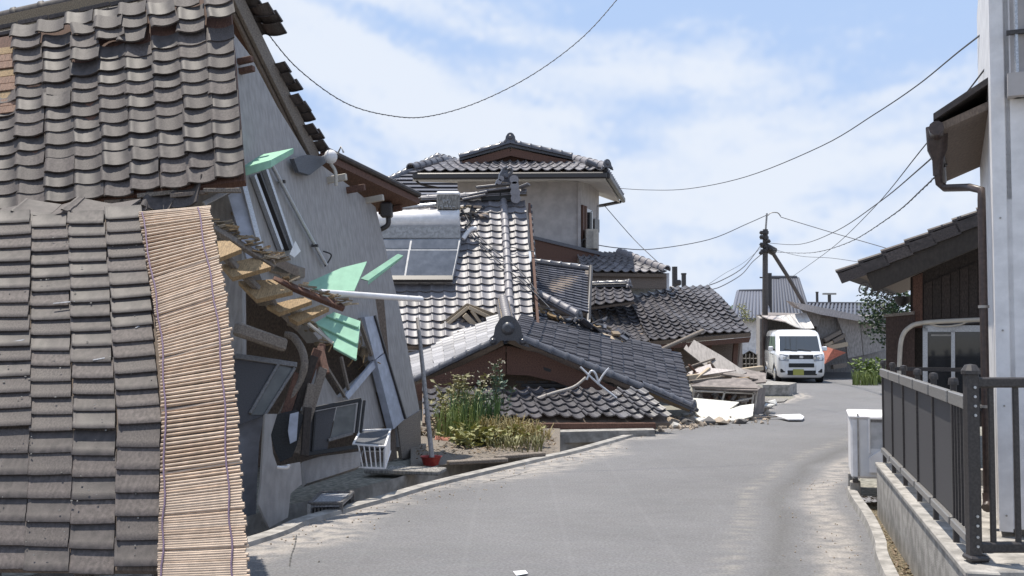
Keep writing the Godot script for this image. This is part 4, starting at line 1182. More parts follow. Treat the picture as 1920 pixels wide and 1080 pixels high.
	part(h, "wall", MB.new().prism([P(660, 386, 32.0), P(870, 386, 32.0), P(870, 730, 32.0), P(660, 730, 32.0)], Vector3(0, 0, -4)), mats.plaster)

# ---------- right-hand side: fence, air conditioner, white house, wooden house ----------
func build_right_side():
	var N = Vector3(2.46, 0.4, -5.4); var Fp = Vector3(3.53, 0.4, -9.66)
	var dir = (Fp - N).normalized()
	var side = Vector3(-dir.z, 0, dir.x) # away from the road
	var fpl = planeN(N, -side)
	# retaining wall
	var w = thing("retaining_wall", "low mossy concrete retaining wall carrying the dark metal fence", "wall", Vector3(N.x, 0, N.z))
	var w0 = N - dir * 0.12; var w1 = Fp + dir * 0.06
	part(w, "wall_body", MB.new().prism([w0 - side * 0.07 + Vector3(0, -0.02, 0), w1 - side * 0.07 + Vector3(0, -0.02, 0), w1 - side * 0.07 - Vector3(0, 0.56, 0), w0 - side * 0.07 - Vector3(0, 0.56, 0)], side * 0.14), mats.concrete)
	part(w, "coping", MB.new().beam(w0 + Vector3(0, -0.01, 0), w1 + Vector3(0, -0.01, 0), 0.17, 0.04, Vector3.UP, 0.008), mats.concrete)
	part(w, "return_wall", MB.new().box(N + Vector3(1.55, -0.30, 0.0), Vector3(3.1, 0.56, 0.15)), mats.concrete)
	part(w, "return_coping", MB.new().box(N + Vector3(1.56, -0.01, 0.0), Vector3(3.1, 0.045, 0.18), Basis.IDENTITY, 0.008), mats.concrete)
	part(w, "far_return", MB.new().prism([w1 - side * 0.06 - Vector3(0, 0.02, 0), w1 + side * 2.5 - Vector3(0, 0.02, 0), w1 + side * 2.5 - Vector3(0, 0.56, 0), w1 - side * 0.06 - Vector3(0, 0.56, 0)], -dir * 0.14), mats.concrete)
	struct("lot", MB.new().prism([N + side * 0.08 + Vector3(0, -0.16, -0.08), Fp + side * 0.08 + Vector3(0, -0.16, 0), Fp + side * 6.0 + Vector3(0, -0.16, 0), N + Vector3(6.5, -0.16, -0.08)], Vector3(0, -0.3, 0)), mats.concrete)
	# fence
	var f = thing("metal_fence", "dark brown metal fence with smoked panels on the retaining wall", "fence", Vector3(N.x, 0.4, N.z))
	var us = [1658, 1675, 1696, 1722, 1752, 1789, 1822]
	var bases = []
	for u in us:
		var p = PL(u, 800, fpl); bases.append(Vector3(p.x, 0.4, p.z))
	for i in us.size() - 1:
		var b = bases[i]
		var po = part(f, "post", MB.new().box(b + Vector3(0, 0.47, 0), Vector3(0.034, 0.94, 0.034), Basis.from_euler(Vector3(0, -0.245, 0)), 0.005), mats.dark_metal)
		part(po, "post_cap", MB.new().loft([ring(b + Vector3(0, 0.935, 0), 0.030), ring(b + Vector3(0, 0.955, 0), 0.030), ring(b + Vector3(0, 0.975, 0), 0.025), ring(b + Vector3(0, 0.98, 0), 0.004)], true, false, false), mats.dark_metal)
		var c = bases[i + 1]
		var e = dir * 0.03
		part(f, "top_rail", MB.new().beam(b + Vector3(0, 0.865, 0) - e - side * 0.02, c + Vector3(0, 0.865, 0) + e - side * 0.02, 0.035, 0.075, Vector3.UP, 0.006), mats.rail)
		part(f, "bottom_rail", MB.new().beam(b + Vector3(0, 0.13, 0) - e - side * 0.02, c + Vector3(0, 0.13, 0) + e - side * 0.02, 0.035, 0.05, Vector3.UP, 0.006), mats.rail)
		if i < us.size() - 2:
			part(f, "smoked_panel", MB.new().beam(b + Vector3(0, 0.49, 0) - e, c + Vector3(0, 0.49, 0) + e, 0.006, 0.68), mats.screen)
		else:
			for k in 5:
				var q = b.lerp(c, (k + 0.6) / 5.6)
				part(f, "baluster", MB.new().box(q + Vector3(0, 0.49, 0), Vector3(0.02, 0.68, 0.02), Basis.from_euler(Vector3(0, -0.245, 0))), mats.dark_metal)
	var np = bases[-1]
	var cp = part(f, "corner_post", MB.new().box(np + Vector3(0, 0.51, 0), Vector3(0.066, 1.03, 0.066), Basis.IDENTITY, 0.008), mats.dark_metal)
	part(cp, "post_cap", MB.new().loft([ring(np + Vector3(0, 1.02, 0), 0.050), ring(np + Vector3(0, 1.04, 0), 0.050), ring(np + Vector3(0, 1.07, 0), 0.03), ring(np + Vector3(0, 1.075, 0), 0.004)], true, false, false), mats.dark_metal)
	part(cp, "base_flange", MB.new().box(np + Vector3(0.01, 0.035, 0), Vector3(0.11, 0.03, 0.11), Basis.IDENTITY, 0.01), mats.dark_metal)
	for y in [0.10, 0.15, 0.21, 0.26, 0.80, 0.85, 0.90, 0.95]:
		var s = np + Vector3(0.005, y, 0.034)
		part(cp, "screw", MB.new().tube([s, s + Vector3(0, 0, 0.006)], 0.008, 8), mats.aluminium)
	part(f, "gate_top_rail", MB.new().box(np + Vector3(1.0, 0.975, 0), Vector3(1.95, 0.055, 0.05), Basis.IDENTITY, 0.008), mats.dark_metal)
	part(f, "gate_bottom_rail", MB.new().box(np + Vector3(1.0, 0.09, 0), Vector3(1.95, 0.055, 0.05), Basis.IDENTITY, 0.008), mats.dark_metal)
	for i in 12:
		part(f, "gate_baluster", MB.new().box(np + Vector3(0.105 + i * 0.135, 0.53, 0), Vector3(0.03, 0.85, 0.02), Basis.IDENTITY, 0.004), mats.dark_metal)
	part(f, "rear_rail", MB.new().beam(Fp + side * 0.1 + Vector3(0, 0.9, 0.0), Fp + side * 2.2 + Vector3(0, 0.9, 0.5), 0.03, 0.035), mats.dark_metal)
	# outdoor air conditioner beyond the fence
	var a0 = Vector3(3.585, 0, -10.27)
	var ac = thing("outdoor_air_conditioner", "white outdoor air conditioner unit standing over the gutter past the fence", "air conditioner", a0)
	var bs = Basis.from_euler(Vector3(0, -0.29, 0))
	var pos = func(x, y, z): return a0 + bs * Vector3(x, y, z)
	part(ac, "case", MB.new().box(pos.call(0.05, 0.49, -0.30), Vector3(0.44, 0.60, 0.84), bs, 0.018), mats.white_paint)
	part(ac, "lid", MB.new().box(pos.call(0.05, 0.80, -0.30), Vector3(0.47, 0.03, 0.87), bs, 0.01), mats.white_paint)
	part(ac, "corner_strip", MB.new().box(pos.call(-0.10, 0.52, 0.127), Vector3(0.015, 0.62, 0.014), bs), mats.steel)
	var vc = part(ac, "valve_cover", MB.new().prism([pos.call(0.0, 0.26, 0.125), pos.call(0.17, 0.26, 0.125), pos.call(0.17, 0.50, 0.125), pos.call(0.14, 0.50, 0.125), pos.call(0.02, 0.42, 0.125), pos.call(0.0, 0.40, 0.125)], bs * Vector3(0, 0, 0.05)), mats.white_paint)
	part(ac, "recess_frame", MB.new().box(pos.call(0.005, 0.62, 0.13), Vector3(0.02, 0.36, 0.02), bs, 0.004), mats.white_paint)
	part(ac, "recess_frame", MB.new().box(pos.call(0.145, 0.64, 0.13), Vector3(0.02, 0.30, 0.02), bs, 0.004), mats.white_paint)
	part(ac, "recess_frame", MB.new().box(pos.call(0.075, 0.79, 0.13), Vector3(0.16, 0.02, 0.02), bs, 0.004), mats.white_paint)
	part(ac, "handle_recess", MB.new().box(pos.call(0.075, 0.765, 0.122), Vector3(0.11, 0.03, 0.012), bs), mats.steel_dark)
	part(ac, "recess_shade", MB.new().box(pos.call(0.075, 0.62, 0.121), Vector3(0.12, 0.26, 0.01), bs), mats.case_grey)  # grey plate painted as the shading inside the frame
	part(ac, "front_panel", MB.new().box(pos.call(0.06, 0.49, 0.117), Vector3(0.34, 0.56, 0.012), bs, 0.003), mats.panel_shaded)  # greyer than the case: shaded front put into the colour
	for x in [-0.13, 0.23]:
		part(ac, "foot", MB.new().box(pos.call(x, 0.17, -0.30), Vector3(0.05, 0.05, 0.86), bs, 0.006), mats.dark_metal)
		part(ac, "foot_block", MB.new().box(pos.call(x, 0.075, 0.02), Vector3(0.10, 0.15, 0.12), bs, 0.01), mats.concrete)
		part(ac, "foot_block", MB.new().box(pos.call(x, 0.075, -0.62), Vector3(0.10, 0.15, 0.12), bs, 0.01), mats.concrete)
	part(ac, "pipe", MB.new().tube(smooth_line([pos.call(0.2, 0.86, -0.1), pos.call(0.24, 0.95, -0.12), pos.call(0.3, 0.98, -0.2), pos.call(0.45, 0.9, -0.3)], 5), 0.02, 7), mats.pvc_beige)
	# white house at the right edge
	var B = Vector3(0.43, 0, -0.90).normalized(); var Rr = Vector3(0.90, 0, 0.43).normalized()
	var BW = B; var RW = Rr
	B = Vector3(0.400, 0, -0.9165).normalized(); Rr = Vector3(0.9165, 0, 0.400).normalized()
	var C = P(1874, 990, 7.05); C.y = 0.24
	var h = thing("white_house", "white panelled house corner with brown downpipe behind the fence", "house", C)
	part(h, "side_wall", MB.new().prism([C + Vector3(0, 0.06, 0), C + B * 3.4 + Vector3(0, 0.06, 0), C + B * 3.4 + Vector3(0, 4.6, 0), C + Vector3(0, 4.6, 0)], Rr * 0.12), mats.white_paint)
	part(h, "front_wall", MB.new().prism([C + Vector3(0, 0.06, 0) + Rr * 0.09, C + Rr * 3.0 + Vector3(0, 0.06, 0), C + Rr * 3.0 + Vector3(0, 4.6, 0), C + Vector3(0, 4.6, 0) + Rr * 0.09], B * 0.12), mats.white_paint)
	part(h, "corner_trim", MB.new().prism([C + Vector3(0, 0.04, 0) - B * 0.014, C + Vector3(0, 4.6, 0) - B * 0.014, C + Vector3(0, 4.6, 0) + Rr * 0.085 - B * 0.014, C + Vector3(0, 0.04, 0) + Rr * 0.085 - B * 0.014], B * 0.03), mats.white_paint)
	for y in [0.15, 0.9, 1.42, 2.2]:
		var s = C + Vector3(0, y, 0) + Rr * 0.045 - B * 0.016
		part(h, "screw", MB.new().tube([s, s - B * 0.005], 0.007, 8), mats.steel)
	for i in 3:
		part(h, "panel_joint", MB.new().box(C + Rr * (0.26 + 0.46 * i) + Vector3(0, 2.4, 0) - B * 0.001, Vector3(0.006, 4.3, 0.006), Basis(Rr, Vector3.UP, -B)), mats.steel)
	part(h, "plinth", MB.new().prism([C + Rr * 0.1 + B * 0.1 + Vector3(0, -0.02, 0), C + Rr * 3.0 + B * 0.1 + Vector3(0, -0.02, 0), C + Rr * 3.0 + B * 0.1 + Vector3(0, 0.1, 0), C + Rr * 0.1 + B * 0.1 + Vector3(0, 0.1, 0)], B * 0.1), mats.concrete)
	# low eave over the side wall, with gutter, hopper and downpipe
	var ey = 2.95
	var ev = [C - Rr * 0.34 + B * 0.5 + Vector3(0, ey - 0.02, 0), C - Rr * 0.34 + B * 3.4 + Vector3(0, ey - 0.02, 0), C + B * 3.4 + Vector3(0, ey + 0.12, 0), C + B * 0.5 + Vector3(0, ey + 0.12, 0)]
	part(h, "eave_board", MB.new().prism(ev, Vector3(0, 0.06, 0)), mats.wood_old)
	var up = [C - Rr * 0.38 + B * 0.45 + Vector3(0, ey + 0.06, 0), C - Rr * 0.38 + B * 3.4 + Vector3(0, ey + 0.06, 0), C + B * 3.4 + Vector3(0, ey + 0.3, 0), C + B * 0.45 + Vector3(0, ey + 0.3, 0)]
	part(h, "eave_roof", MB.new().prism(up, Vector3(0, 0.05, 0)), mats.tile_old1)
	var gt = C - Rr * 0.36 + Vector3(0, ey - 0.0, 0)
	part(h, "gutter", MB.new().tube([gt + B * 0.45, gt + B * 3.4], 0.055, 10), mats.brown_pipe)
	var hp = gt + B * 0.75 + Vector3(0, -0.02, 0)
	part(h, "hopper", MB.new().loft([ring(hp + Vector3(0, 0.08, 0), 0.085), ring(hp + Vector3(0, -0.10, 0), 0.075), ring(hp + Vector3(0, -0.18, 0), 0.040), ring(hp + Vector3(0, -0.30, 0), 0.036)], true, true, false), mats.brown_pipe)
	var d0 = P(1841, 400, 7.35); var d1 = P(1841, 935, 7.35); d1.x = d0.x; d1.z = d0.z
	part(h, "downpipe", MB.new().tube([hp + Vector3(0, -0.28, 0), hp + Vector3(0.01, -0.36, 0.0), hp + Vector3(0.05, -0.40, 0.01), d0.lerp(hp, 0.25) * Vector3(1, 0, 1) + Vector3(0, hp.y - 0.45, 0), d0 * Vector3(1, 0, 1) + Vector3(0, hp.y - 0.49, 0), d0 * Vector3(1, 0, 1) + Vector3(0, hp.y - 0.56, 0), d1], 0.029, 12), mats.brown_pipe)
	part(h, "pipe_shoe", MB.new().tube(smooth_line([d1 + Vector3(0, 0.04, 0), d1 + Vector3(-0.005, -0.03, 0.02), d1 + Vector3(-0.03, -0.06, 0.05)], 4), 0.037, 10), mats.brown_pipe)
	for y in [0.9, 1.62]:
		part(h, "pipe_band", MB.new().tube([d1 + Vector3(0, y - 0.25, 0), d1 + Vector3(0, y - 0.23, 0)], 0.038, 12), mats.steel)
	# balcony above
	var bc = P(1890, 180, 6.9)
	part(h, "balcony_slab", MB.new().prism([bc, bc + Rr * 2.6, bc + Rr * 2.6 + Vector3(0, 0.16, 0), bc + Vector3(0, 0.16, 0)], B * 0.9), mats.plaster)
	part(h, "balcony_post", MB.new().box(bc + Rr * 0.08 + B * 0.12 + Vector3(0, 0.9, 0), Vector3(0.10, 1.8, 0.10), Basis.IDENTITY, 0.01), mats.plaster)
	for i in 10:
		part(h, "balcony_bar", MB.new().box(bc + Rr * (0.06 + i * 0.12) + B * 0.05 + Vector3(0, 0.6, 0), Vector3(0.02, 0.9, 0.02)), mats.aluminium)
	part(h, "balcony_rail", MB.new().beam(bc + B * 0.05 + Vector3(0, 1.05, 0), bc + Rr * 2.6 + B * 0.05 + Vector3(0, 1.05, 0), 0.05, 0.05), mats.aluminium)
	part(h, "balcony_rail", MB.new().beam(bc + B * 0.05 + Vector3(0, 0.45, 0), bc + Rr * 2.6 + B * 0.05 + Vector3(0, 0.45, 0), 0.03, 0.03), mats.dark_metal)
	B = BW; Rr = RW
	# dark wooden house further along
	var K = P(1666, 700, 12.0); K.y = 0.0
	var wd = thing("wooden_house", "dark brown wooden house with tiled verge and sliding window behind fence", "house", K)
	var wp = planeN(P(1700, 620, 11.9), -B)
	part(wd, "gable_wall", MB.new().prism(onpl([[1707, 520], [1880, 442], [1880, 800], [1707, 800]], wp), B * 0.14), mats.wood_dark)
	for i in 9:
		var u = 1715 + i * 17
		part(wd, "wall_board", MB.new().prism(onpl([[u, 540 - i * 7], [u + 16, 533 - i * 7], [u + 16, 610], [u, 610]], wp, 0.02), B * 0.02), mats.wood_dark2 if i % 2 else mats.wood_dark)
	part(wd, "corner_post", MB.new().prism(onpl([[1712, 520], [1730, 512], [1730, 615], [1712, 615]], wp, 0.05), B * 0.05), mats.wood_brown)
	part(wd, "lower_cladding", MB.new().prism(onpl([[1663, 592], [1716, 588], [1716, 790], [1663, 790]], wp, 0.12), B * 0.12), mats.wood_brown2)
	part(wd, "cladding_cap", MB.new().prism(onpl([[1660, 590], [1716, 584], [1716, 590], [1660, 595]], wp, 0.15), B * 0.2), mats.wood_grey)
	# verge
	var vp = planeN(P(1700, 620, 11.9) - B * 0.55, -B)
	var v0 = PL(1597, 521, vp); var v1 = PL(1880, 398, vp)
	var vd = (v1 - v0).normalized()
	var vup = vd.cross(B).normalized()
	if vup.y < 0: vup = -vup
	var rf = part(wd, "roof_slope", MB.new().prism([v0 - vd * 0.1 + vup * 0.04, v1 + vd * 0.5 + vup * 0.04, v1 + vd * 0.5 + B * 6.0 + vup * 0.04, v0 - vd * 0.1 + B * 6.0 + vup * 0.04], vup * 0.04), mats.tile_old1)
	part(wd, "verge_board", MB.new().beam(v0 + vd * 0.16 - vup * 0.12, v1 + vd * 0.4 - vup * 0.12, 0.26, 0.05, B, 0.006), mats.wood_grey2)
	part(wd, "soffit", MB.new().prism([v0 + vd * 0.05, v1 + vd * 0.4, v1 + vd * 0.4 + B * 6.0, v0 + vd * 0.05 + B * 6.0], vup * 0.03), mats.wood_old)
	for i in 8:
		var a = v0 + vd * (0.27 * i - 0.12)
		var Z = -vd * 0.27
		for j in 2:
			part(rf, "verge_tile", TILE_S[0], mats["tile_old%d" % ((i + j) % 4)], Transform3D(Basis(B * 0.27, vup, Z), a - Z + vup * 0.07 - B * 0.05 + B * 0.27 * j))
		part(rf, "verge_flap", MB.new().prism([a + vup * 0.10 - B * 0.06, a + vd * 0.29 + vup * 0.08 - B * 0.06, a + vd * 0.29 - vup * 0.04 - B * 0.06, a - vup * 0.02 - B * 0.06], B * 0.025), mats["tile_old%d" % (i % 4)])
	var gb = v0 + vd * 0.04 - vup * 0.08
	for i in 7:
		var c = gb + B * (0.12 + 0.62 * i) + Vector3(0.0, -0.075, 0) + vd * 0.05
		var pts = []
		for k in 13:
			var an = TAU * (k / 12.0) * 0.86 - 1.2
			pts.append(c + vd * cos(an) * 0.055 + Vector3.UP * sin(an) * 0.055)
		part(wd, "gutter_hook", MB.new().tube(pts, 0.009, 6), mats.steel_dark)
	part(wd, "hopper", MB.new().loft([ring(P(1694, 556, 13.0), 0.11), ring(P(1694, 566, 13.0), 0.10), ring(P(1690, 574, 13.0), 0.03)], true, true, true), mats.dark_metal)
	# sliding window
	var win = part(wd, "window", MB.new().prism(onpl([[1738, 622], [1870, 622], [1870, 770], [1738, 770]], wp, 0.03), B * 0.02), mats.glass_dark)
	for q in [[1731, 610, 1740, 770], [1784, 620, 1791, 770], [1731, 610, 1870, 622]]:
		part(win, "frame", MB.new().prism(onpl([[q[0], q[1]], [q[2], q[1]], [q[2], q[3]], [q[0], q[3]]], wp, 0.08), B * 0.06), mats.aluminium)
	part(win, "sash_rail", MB.new().prism(onpl([[1746, 627], [1784, 627], [1784, 630], [1746, 630]], wp, 0.05), B * 0.03), mats.steel)
	# beige refrigerant duct bending over the window
	part(wd, "duct", MB.new().tube(smooth_line([PL(1690, 740, wp, 0.25), PL(1690, 680, wp, 0.25), PL(1694, 635, wp, 0.25), PL(1707, 615, wp, 0.25), PL(1730, 606, wp, 0.22), PL(1790, 602, wp, 0.2), PL(1860, 599, wp, 0.2)], 6), 0.026, 10), mats.pvc_beige)
	part(wd, "hanging_wire", MB.new().tube(smooth_line([PL(1740, 606, wp, 0.2), PL(1765, 612, wp, 0.2), PL(1795, 610, wp, 0.2), PL(1820, 602, wp, 0.2)], 5), 0.012, 6), mats.pvc_beige)
	part(wd, "hanging_wire", MB.new().tube(smooth_line([PL(1745, 606, wp, 0.2), PL(1790, 607, wp, 0.2), PL(1835, 604, wp, 0.2)], 5), 0.010, 6), mats.cable)
	part(wd, "side_wall", MB.new().prism([PL(1665, 592, wp), PL(1665, 592, wp) + B * 6, PL(1665, 800, wp) + B * 6, PL(1665, 800, wp)], Rr * 0.1), mats.wood_dark)
func ring(c, r, n = 10):
	var o = []
	for k in n: o.append(c + Vector3(cos(TAU * k / n) * r, 0, sin(TAU * k / n) * r))
	return o

# ---------- far end of the street ----------
func build_far():
	# hills on the horizon
	var hm = MB.new()
	var nz = FastNoiseLite.new(); nz.seed = 12; nz.frequency = 0.0011; nz.fractal_octaves = 4
	var prev = null
	for i in 90:
		var x = -3600 + i * 80.0
		var hgt = max(4.0, 78.0 + 70.0 * nz.get_noise_1d(x) + 25.0 * nz.get_noise_1d(x * 5.0))
		var a = Vector3(x, -1, -3600); var b = Vector3(x, hgt, -4000); var c = Vector3(x, -1, -4400)
		if prev: hm.quad(prev[0], a, b, prev[1]); hm.quad(prev[1], b, c, prev[2])
		prev = [a, b, c]
	struct("hills", hm, mats.hill)
	# collapsed shed at the bend
	var s = thing("collapsed_shed", "collapsed beige metal shed with hanging sheets behind the white van", "shed", P(1560, 712, 36.5))
	var d = 36.0
	var pp = func(l, dd, o): return MB.new().prism(l.map(func(q): return P(q[0], q[1], dd + (q[2] if q.size() > 2 else 0.0))), o)
	part(s, "back_wall", pp.call([[1420, 590], [1660, 590], [1660, 706], [1420, 706]], 41.5, Vector3(0, 0, -0.2)), mats.shed_wall)
	part(s, "roof_deck", MB.new().prism([P(1428, 597, 36.2), P(1540, 596, 36.2), P(1652, 606, 36.2), P(1652, 596, 41.6), P(1428, 590, 41.6)], Vector3(0, 0.1, 0)), mats.rust_sheet)
	part(s, "end_wall", MB.new().prism([P(1430, 597, 36.0), P(1430, 712, 36.0), P(1424, 706, 41.6), P(1424, 592, 41.6)], Vector3(-0.1, 0, 0)), mats.shed_wall)
	part(s, "roof_edge", pp.call([[1486, 566], [1545, 577], [1652, 600], [1650, 609], [1540, 590], [1502, 580]], 35.6, Vector3(0.3, 0.1, -2.0)), mats.shed_pink)
	part(s, "wall_panel", pp.call([[1568, 592], [1612, 600], [1618, 666], [1590, 672], [1586, 640]], 36.0, Vector3(0, 0, -0.12)), mats.shed_wall)
	part(s, "wall_panel", pp.call([[1613, 600], [1666, 606], [1666, 654], [1619, 666]], 36.1, Vector3(0, 0, -0.12)), mats.shed_wall)
	part(s, "wall_panel", pp.call([[1530, 588], [1568, 594], [1574, 622], [1548, 636], [1532, 632]], 36.3, Vector3(0, 0, -0.12)), mats.shed_wall)
	part(s, "bent_sheet", pp.call([[1500, 578], [1540, 590], [1534, 612], [1524, 612], [1510, 590]], 36.1, Vector3(0, 0, -0.1)), mats.shed_wall)
	for i in 6:
		var f = i / 6.0; var f1 = (i + 0.96) / 6.0
		var z0 = 0.05 * (i % 2); var z1 = 0.05 * ((i + 1) % 2)
		part(s, "hanging_sheet", pp.call([[lerp(1452.0, 1512.0, f), lerp(593.0, 586.0, f), z0], [lerp(1452.0, 1512.0, f1), lerp(593.0, 586.0, f1), z1], [lerp(1474.0, 1527.0, f1), lerp(603.0, 614.0, f1) + 6.0 * sin(f1 * 3.0), z1 - 0.9], [lerp(1474.0, 1527.0, f), lerp(603.0, 614.0, f) + 6.0 * sin(f * 3.0), z0 - 0.9]], 36.0, Vector3(0, -0.03, -0.03)), mats.sheet_light)
	part(s, "flat_flap", pp.call([[1428, 592, 0.0], [1455, 592, 0.0], [1474, 603, -0.9], [1440, 597, -0.6]], 36.0, Vector3(0, -0.03, -0.03)), mats.shed_pink)
	for q in [[1544, 638, 1574, 622, 0.25], [1546, 648, 1578, 632, 0.2], [1550, 652, 1586, 645, 0.3], [1560, 640, 1582, 628, 0.22]]:
		part(s, "broken_board", MB.new().beam(P(q[0], q[1], 35.8), P(q[2], q[3], 35.9), q[4], q[4] * 0.5), [mats.wood_grey, mats.shed_wall, mats.wood_pale, mats.mortar][int(q[0]) % 4])
	part(s, "lower_wall", pp.call([[1590, 673], [1666, 656], [1666, 700], [1625, 716], [1600, 690]], 36.6, Vector3(0, 0, -0.12)), mats.mortar)
	part(s, "fallen_beam", MB.new().beam(P(1560, 688, 35.6), P(1585, 684, 35.7), 0.2, 0.15), mats.wood_grey)
	part(s, "door_post", MB.new().beam(P(1434, 596, 35.9), P(1434, 712, 35.9), 0.16, 0.16, Vector3.RIGHT), mats.brown_pipe)
	single("red_tarp", pp.call([[1541, 648, 0], [1562, 654, -0.3], [1587, 661, 0], [1564, 672, -0.2], [1546, 683, -0.4]], 35.4, Vector3(0, 0, -0.03)), mats.tarp, "red tarp hanging from the collapsed shed beside the van", "tarp")
	# white building and roofs behind the pole
	var w = thing("white_building", "white walled building with grey ribbed roof behind the utility pole", "building", P(1405, 690, 46.0))
	part(w, "wall", MB.new().prism([P(1376, 596, 45), P(1440, 596, 45), P(1440, 692, 45), P(1376, 692, 45)], Vector3(0, 0, -5)), mats.white_paint)
	part(w, "roof", ribbed_roof([P(1372, 600, 44.5), P(1442, 600, 44.5), P(1436, 548, 48), P(1384, 548, 48)], 10, 0.09, 4), mats.tile_blue2)
	part(w, "ridge", MB.new().beam(P(1384, 547, 48), P(1434, 546, 48), 0.3, 0.2, Vector3.UP, 0.05), mats.tile_dark1)
	var w2 = thing("tall_roof_house", "house with tall grey ribbed roof behind the leaning prop pole", "house", P(1470, 690, 51.0))
	part(w2, "roof", ribbed_roof([P(1436, 598, 48.5), P(1520, 598, 48.5), P(1496, 523, 53), P(1440, 523, 53)], 13, 0.09, 5), mats.tile_blue1)
	part(w2, "ridge", MB.new().beam(P(1438, 521, 53), P(1494, 521, 53), 0.35, 0.22, Vector3.UP, 0.05), mats.tile_dark1)
	part(w2, "gable", MB.new().prism([P(1496, 523, 53), P(1524, 598, 48.5), P(1526, 600, 56)], Vector3(0, -0.1, 0)), mats.wood_dark)
	part(w2, "wall", MB.new().prism([P(1440, 598, 49.5), P(1516, 598, 49.5), P(1516, 690, 49.5), P(1440, 690, 49.5)], Vector3(0, 0, -5)), mats.plaster)
	var w3 = thing("long_roof_house", "distant house with long low ribbed roof past the shed", "house", P(1590, 690, 62.0))
	part(w3, "roof", ribbed_roof([P(1500, 596, 58.5), P(1690, 600, 58.5), P(1680, 571, 62), P(1512, 570, 62)], 24, 0.09, 4), mats.tile_blue3)
	part(w3, "ridge", MB.new().beam(P(1512, 569, 62), P(1680, 570, 62), 0.3, 0.2, Vector3.UP, 0.05), mats.tile_dark1)
	part(w3, "wall", MB.new().prism([P(1506, 598, 59.5), P(1680, 598, 59.5), P(1680, 690, 59.5), P(1506, 690, 59.5)], Vector3(0, 0, -4)), mats.plaster)
	# pipe-frame greenhouse, pale
	var g = thing("plastic_greenhouse", "small pale plastic covered greenhouse behind the rubble", "greenhouse", P(1405, 694, 41.0))
	var gr = []
	for q in [[0, 0.0], [0.15, 0.55], [0.5, 0.75], [0.85, 0.55], [1.0, 0.0]]:
		gr.append([P(1384, 692, 41).lerp(P(1428, 692, 41), q[0]) + Vector3(0, q[1], 0), P(1384, 692, 45).lerp(P(1428, 692, 45), q[0]) + Vector3(0, q[1], 0)])
	part(g, "cover", MB.new().loft(gr, false, false), mats.sheet_light)
	for i in 7:
		var p = P(1385 + i * 7, 692, 40.9)
		part(g, "hoop", MB.new().tube([p, p + Vector3(0, 0.62, 0)], 0.025, 5), mats.steel)
	for y in [0.2, 0.42]:
		part(g, "side_pipe", MB.new().tube([P(1384, 692, 40.9) + Vector3(0, y, 0), P(1428, 692, 40.9) + Vector3(0, y, 0)], 0.025, 5), mats.steel)
	# utility pole with prop
	var b = G(1434, 703)
	b = P(1434, 706, 37.0); b.y = 0
	var p = thing("utility_pole", "brown utility pole with cable fittings beside the collapsed shed", "utility pole", b)
	part(p, "pole", MB.new().tube([b, P(1435, 430, 37.0)], 0.115, 12, 0.095), mats.pole_dark)
	part(p, "top_rod", MB.new().tube([P(1435, 440, 37), P(1438, 400, 37)], 0.035, 8), mats.steel)
	part(p, "rod_hook", MB.new().tube(smooth_line([P(1440, 404, 37), P(1446, 399, 37), P(1458, 399, 37), P(1464, 406, 37)], 4), 0.02, 6), mats.steel)
	for q in [[1433, 436], [1433, 446], [1434, 462], [1434, 470]]:
		part(p, "band", MB.new().tube([P(q[0], q[1], 37) + Vector3(0, 0.05, 0), P(q[0], q[1], 37) - Vector3(0, 0.05, 0)], 0.16, 10), mats.dark_metal)
	for q in [[1428, 440], [1428, 448], [1427, 478], [1445, 470], [1449, 474], [1441, 456], [1428, 462]]:
		part(p, "insulator", MB.new().loft([ring(P(q[0], q[1], 36.8), 0.03, 8), ring(P(q[0], q[1], 36.8) + Vector3(0, 0.06, 0), 0.09, 8), ring(P(q[0], q[1], 36.8) + Vector3(0, 0.14, 0), 0.05, 8)], true, true, true), mats.dark_metal)
	part(p, "prop_pole", MB.new().tube([P(1443, 465, 37.1), P(1478, 520, 37.3), P(1508, 572, 37.6), P(1560, 664, 38.0)], 0.07, 10), mats.pole_dark)
	part(p, "prop_clamp", MB.new().box(P(1444, 468, 37.0), Vector3(0.45, 0.28, 0.3), Basis.from_euler(Vector3(0, 0, -0.5)), 0.05), mats.dark_metal)
	var k = 0
	for q in [[1443, 512, 600, 46.0, 0.10], [1265, 500, 560, 44.0, 0.12], [1282, 515, 560, 52.0, 0.12], [1532, 549, 575, 75.0, 0.10], [1555, 551, 575, 70.0, 0.12]]:
		var q0 = P(q[0], q[1], q[3]); var base = Vector3(q0.x, 0, q0.z)
		var t = thing("distant_pole", ["thin pole with cross arm behind the utility pole", "dark distant pole with hanging fittings past the lower tile roof", "shorter dark distant pole without fittings behind the long roof", "slim distant pole above the long ribbed roof", "distant pole with flat top above the long ribbed roof"][k], "pole", base)
		part(t, "shaft", MB.new().tube([base, q0], q[4], 8), mats.dark_metal)
		if k == 0: part(t, "cross_arm", MB.new().beam(q0 + Vector3(-0.45, -0.2, 0), q0 + Vector3(0.45, -0.25, 0), 0.06, 0.06), mats.dark_metal)
		elif k == 1:
			part(t, "fitting", MB.new().box(q0 + Vector3(0.12, -0.7, 0), Vector3(0.3, 0.25, 0.25), Basis.IDENTITY, 0.05), mats.dark_metal)
			part(t, "fitting", MB.new().box(q0 + Vector3(-0.1, -0.95, 0), Vector3(0.35, 0.2, 0.25), Basis.IDENTITY, 0.05), mats.steel)
		elif k == 4: part(t, "flat_top", MB.new().beam(q0 + Vector3(-0.45, 0, 0), q0 + Vector3(0.45, 0, 0), 0.25, 0.12), mats.steel)
		else: part(t, "pole_cap", MB.new().tube([q0, q0 + Vector3(0, 0.08, 0)], q[4] * 1.2, 8), mats.dark_metal)
		k += 1
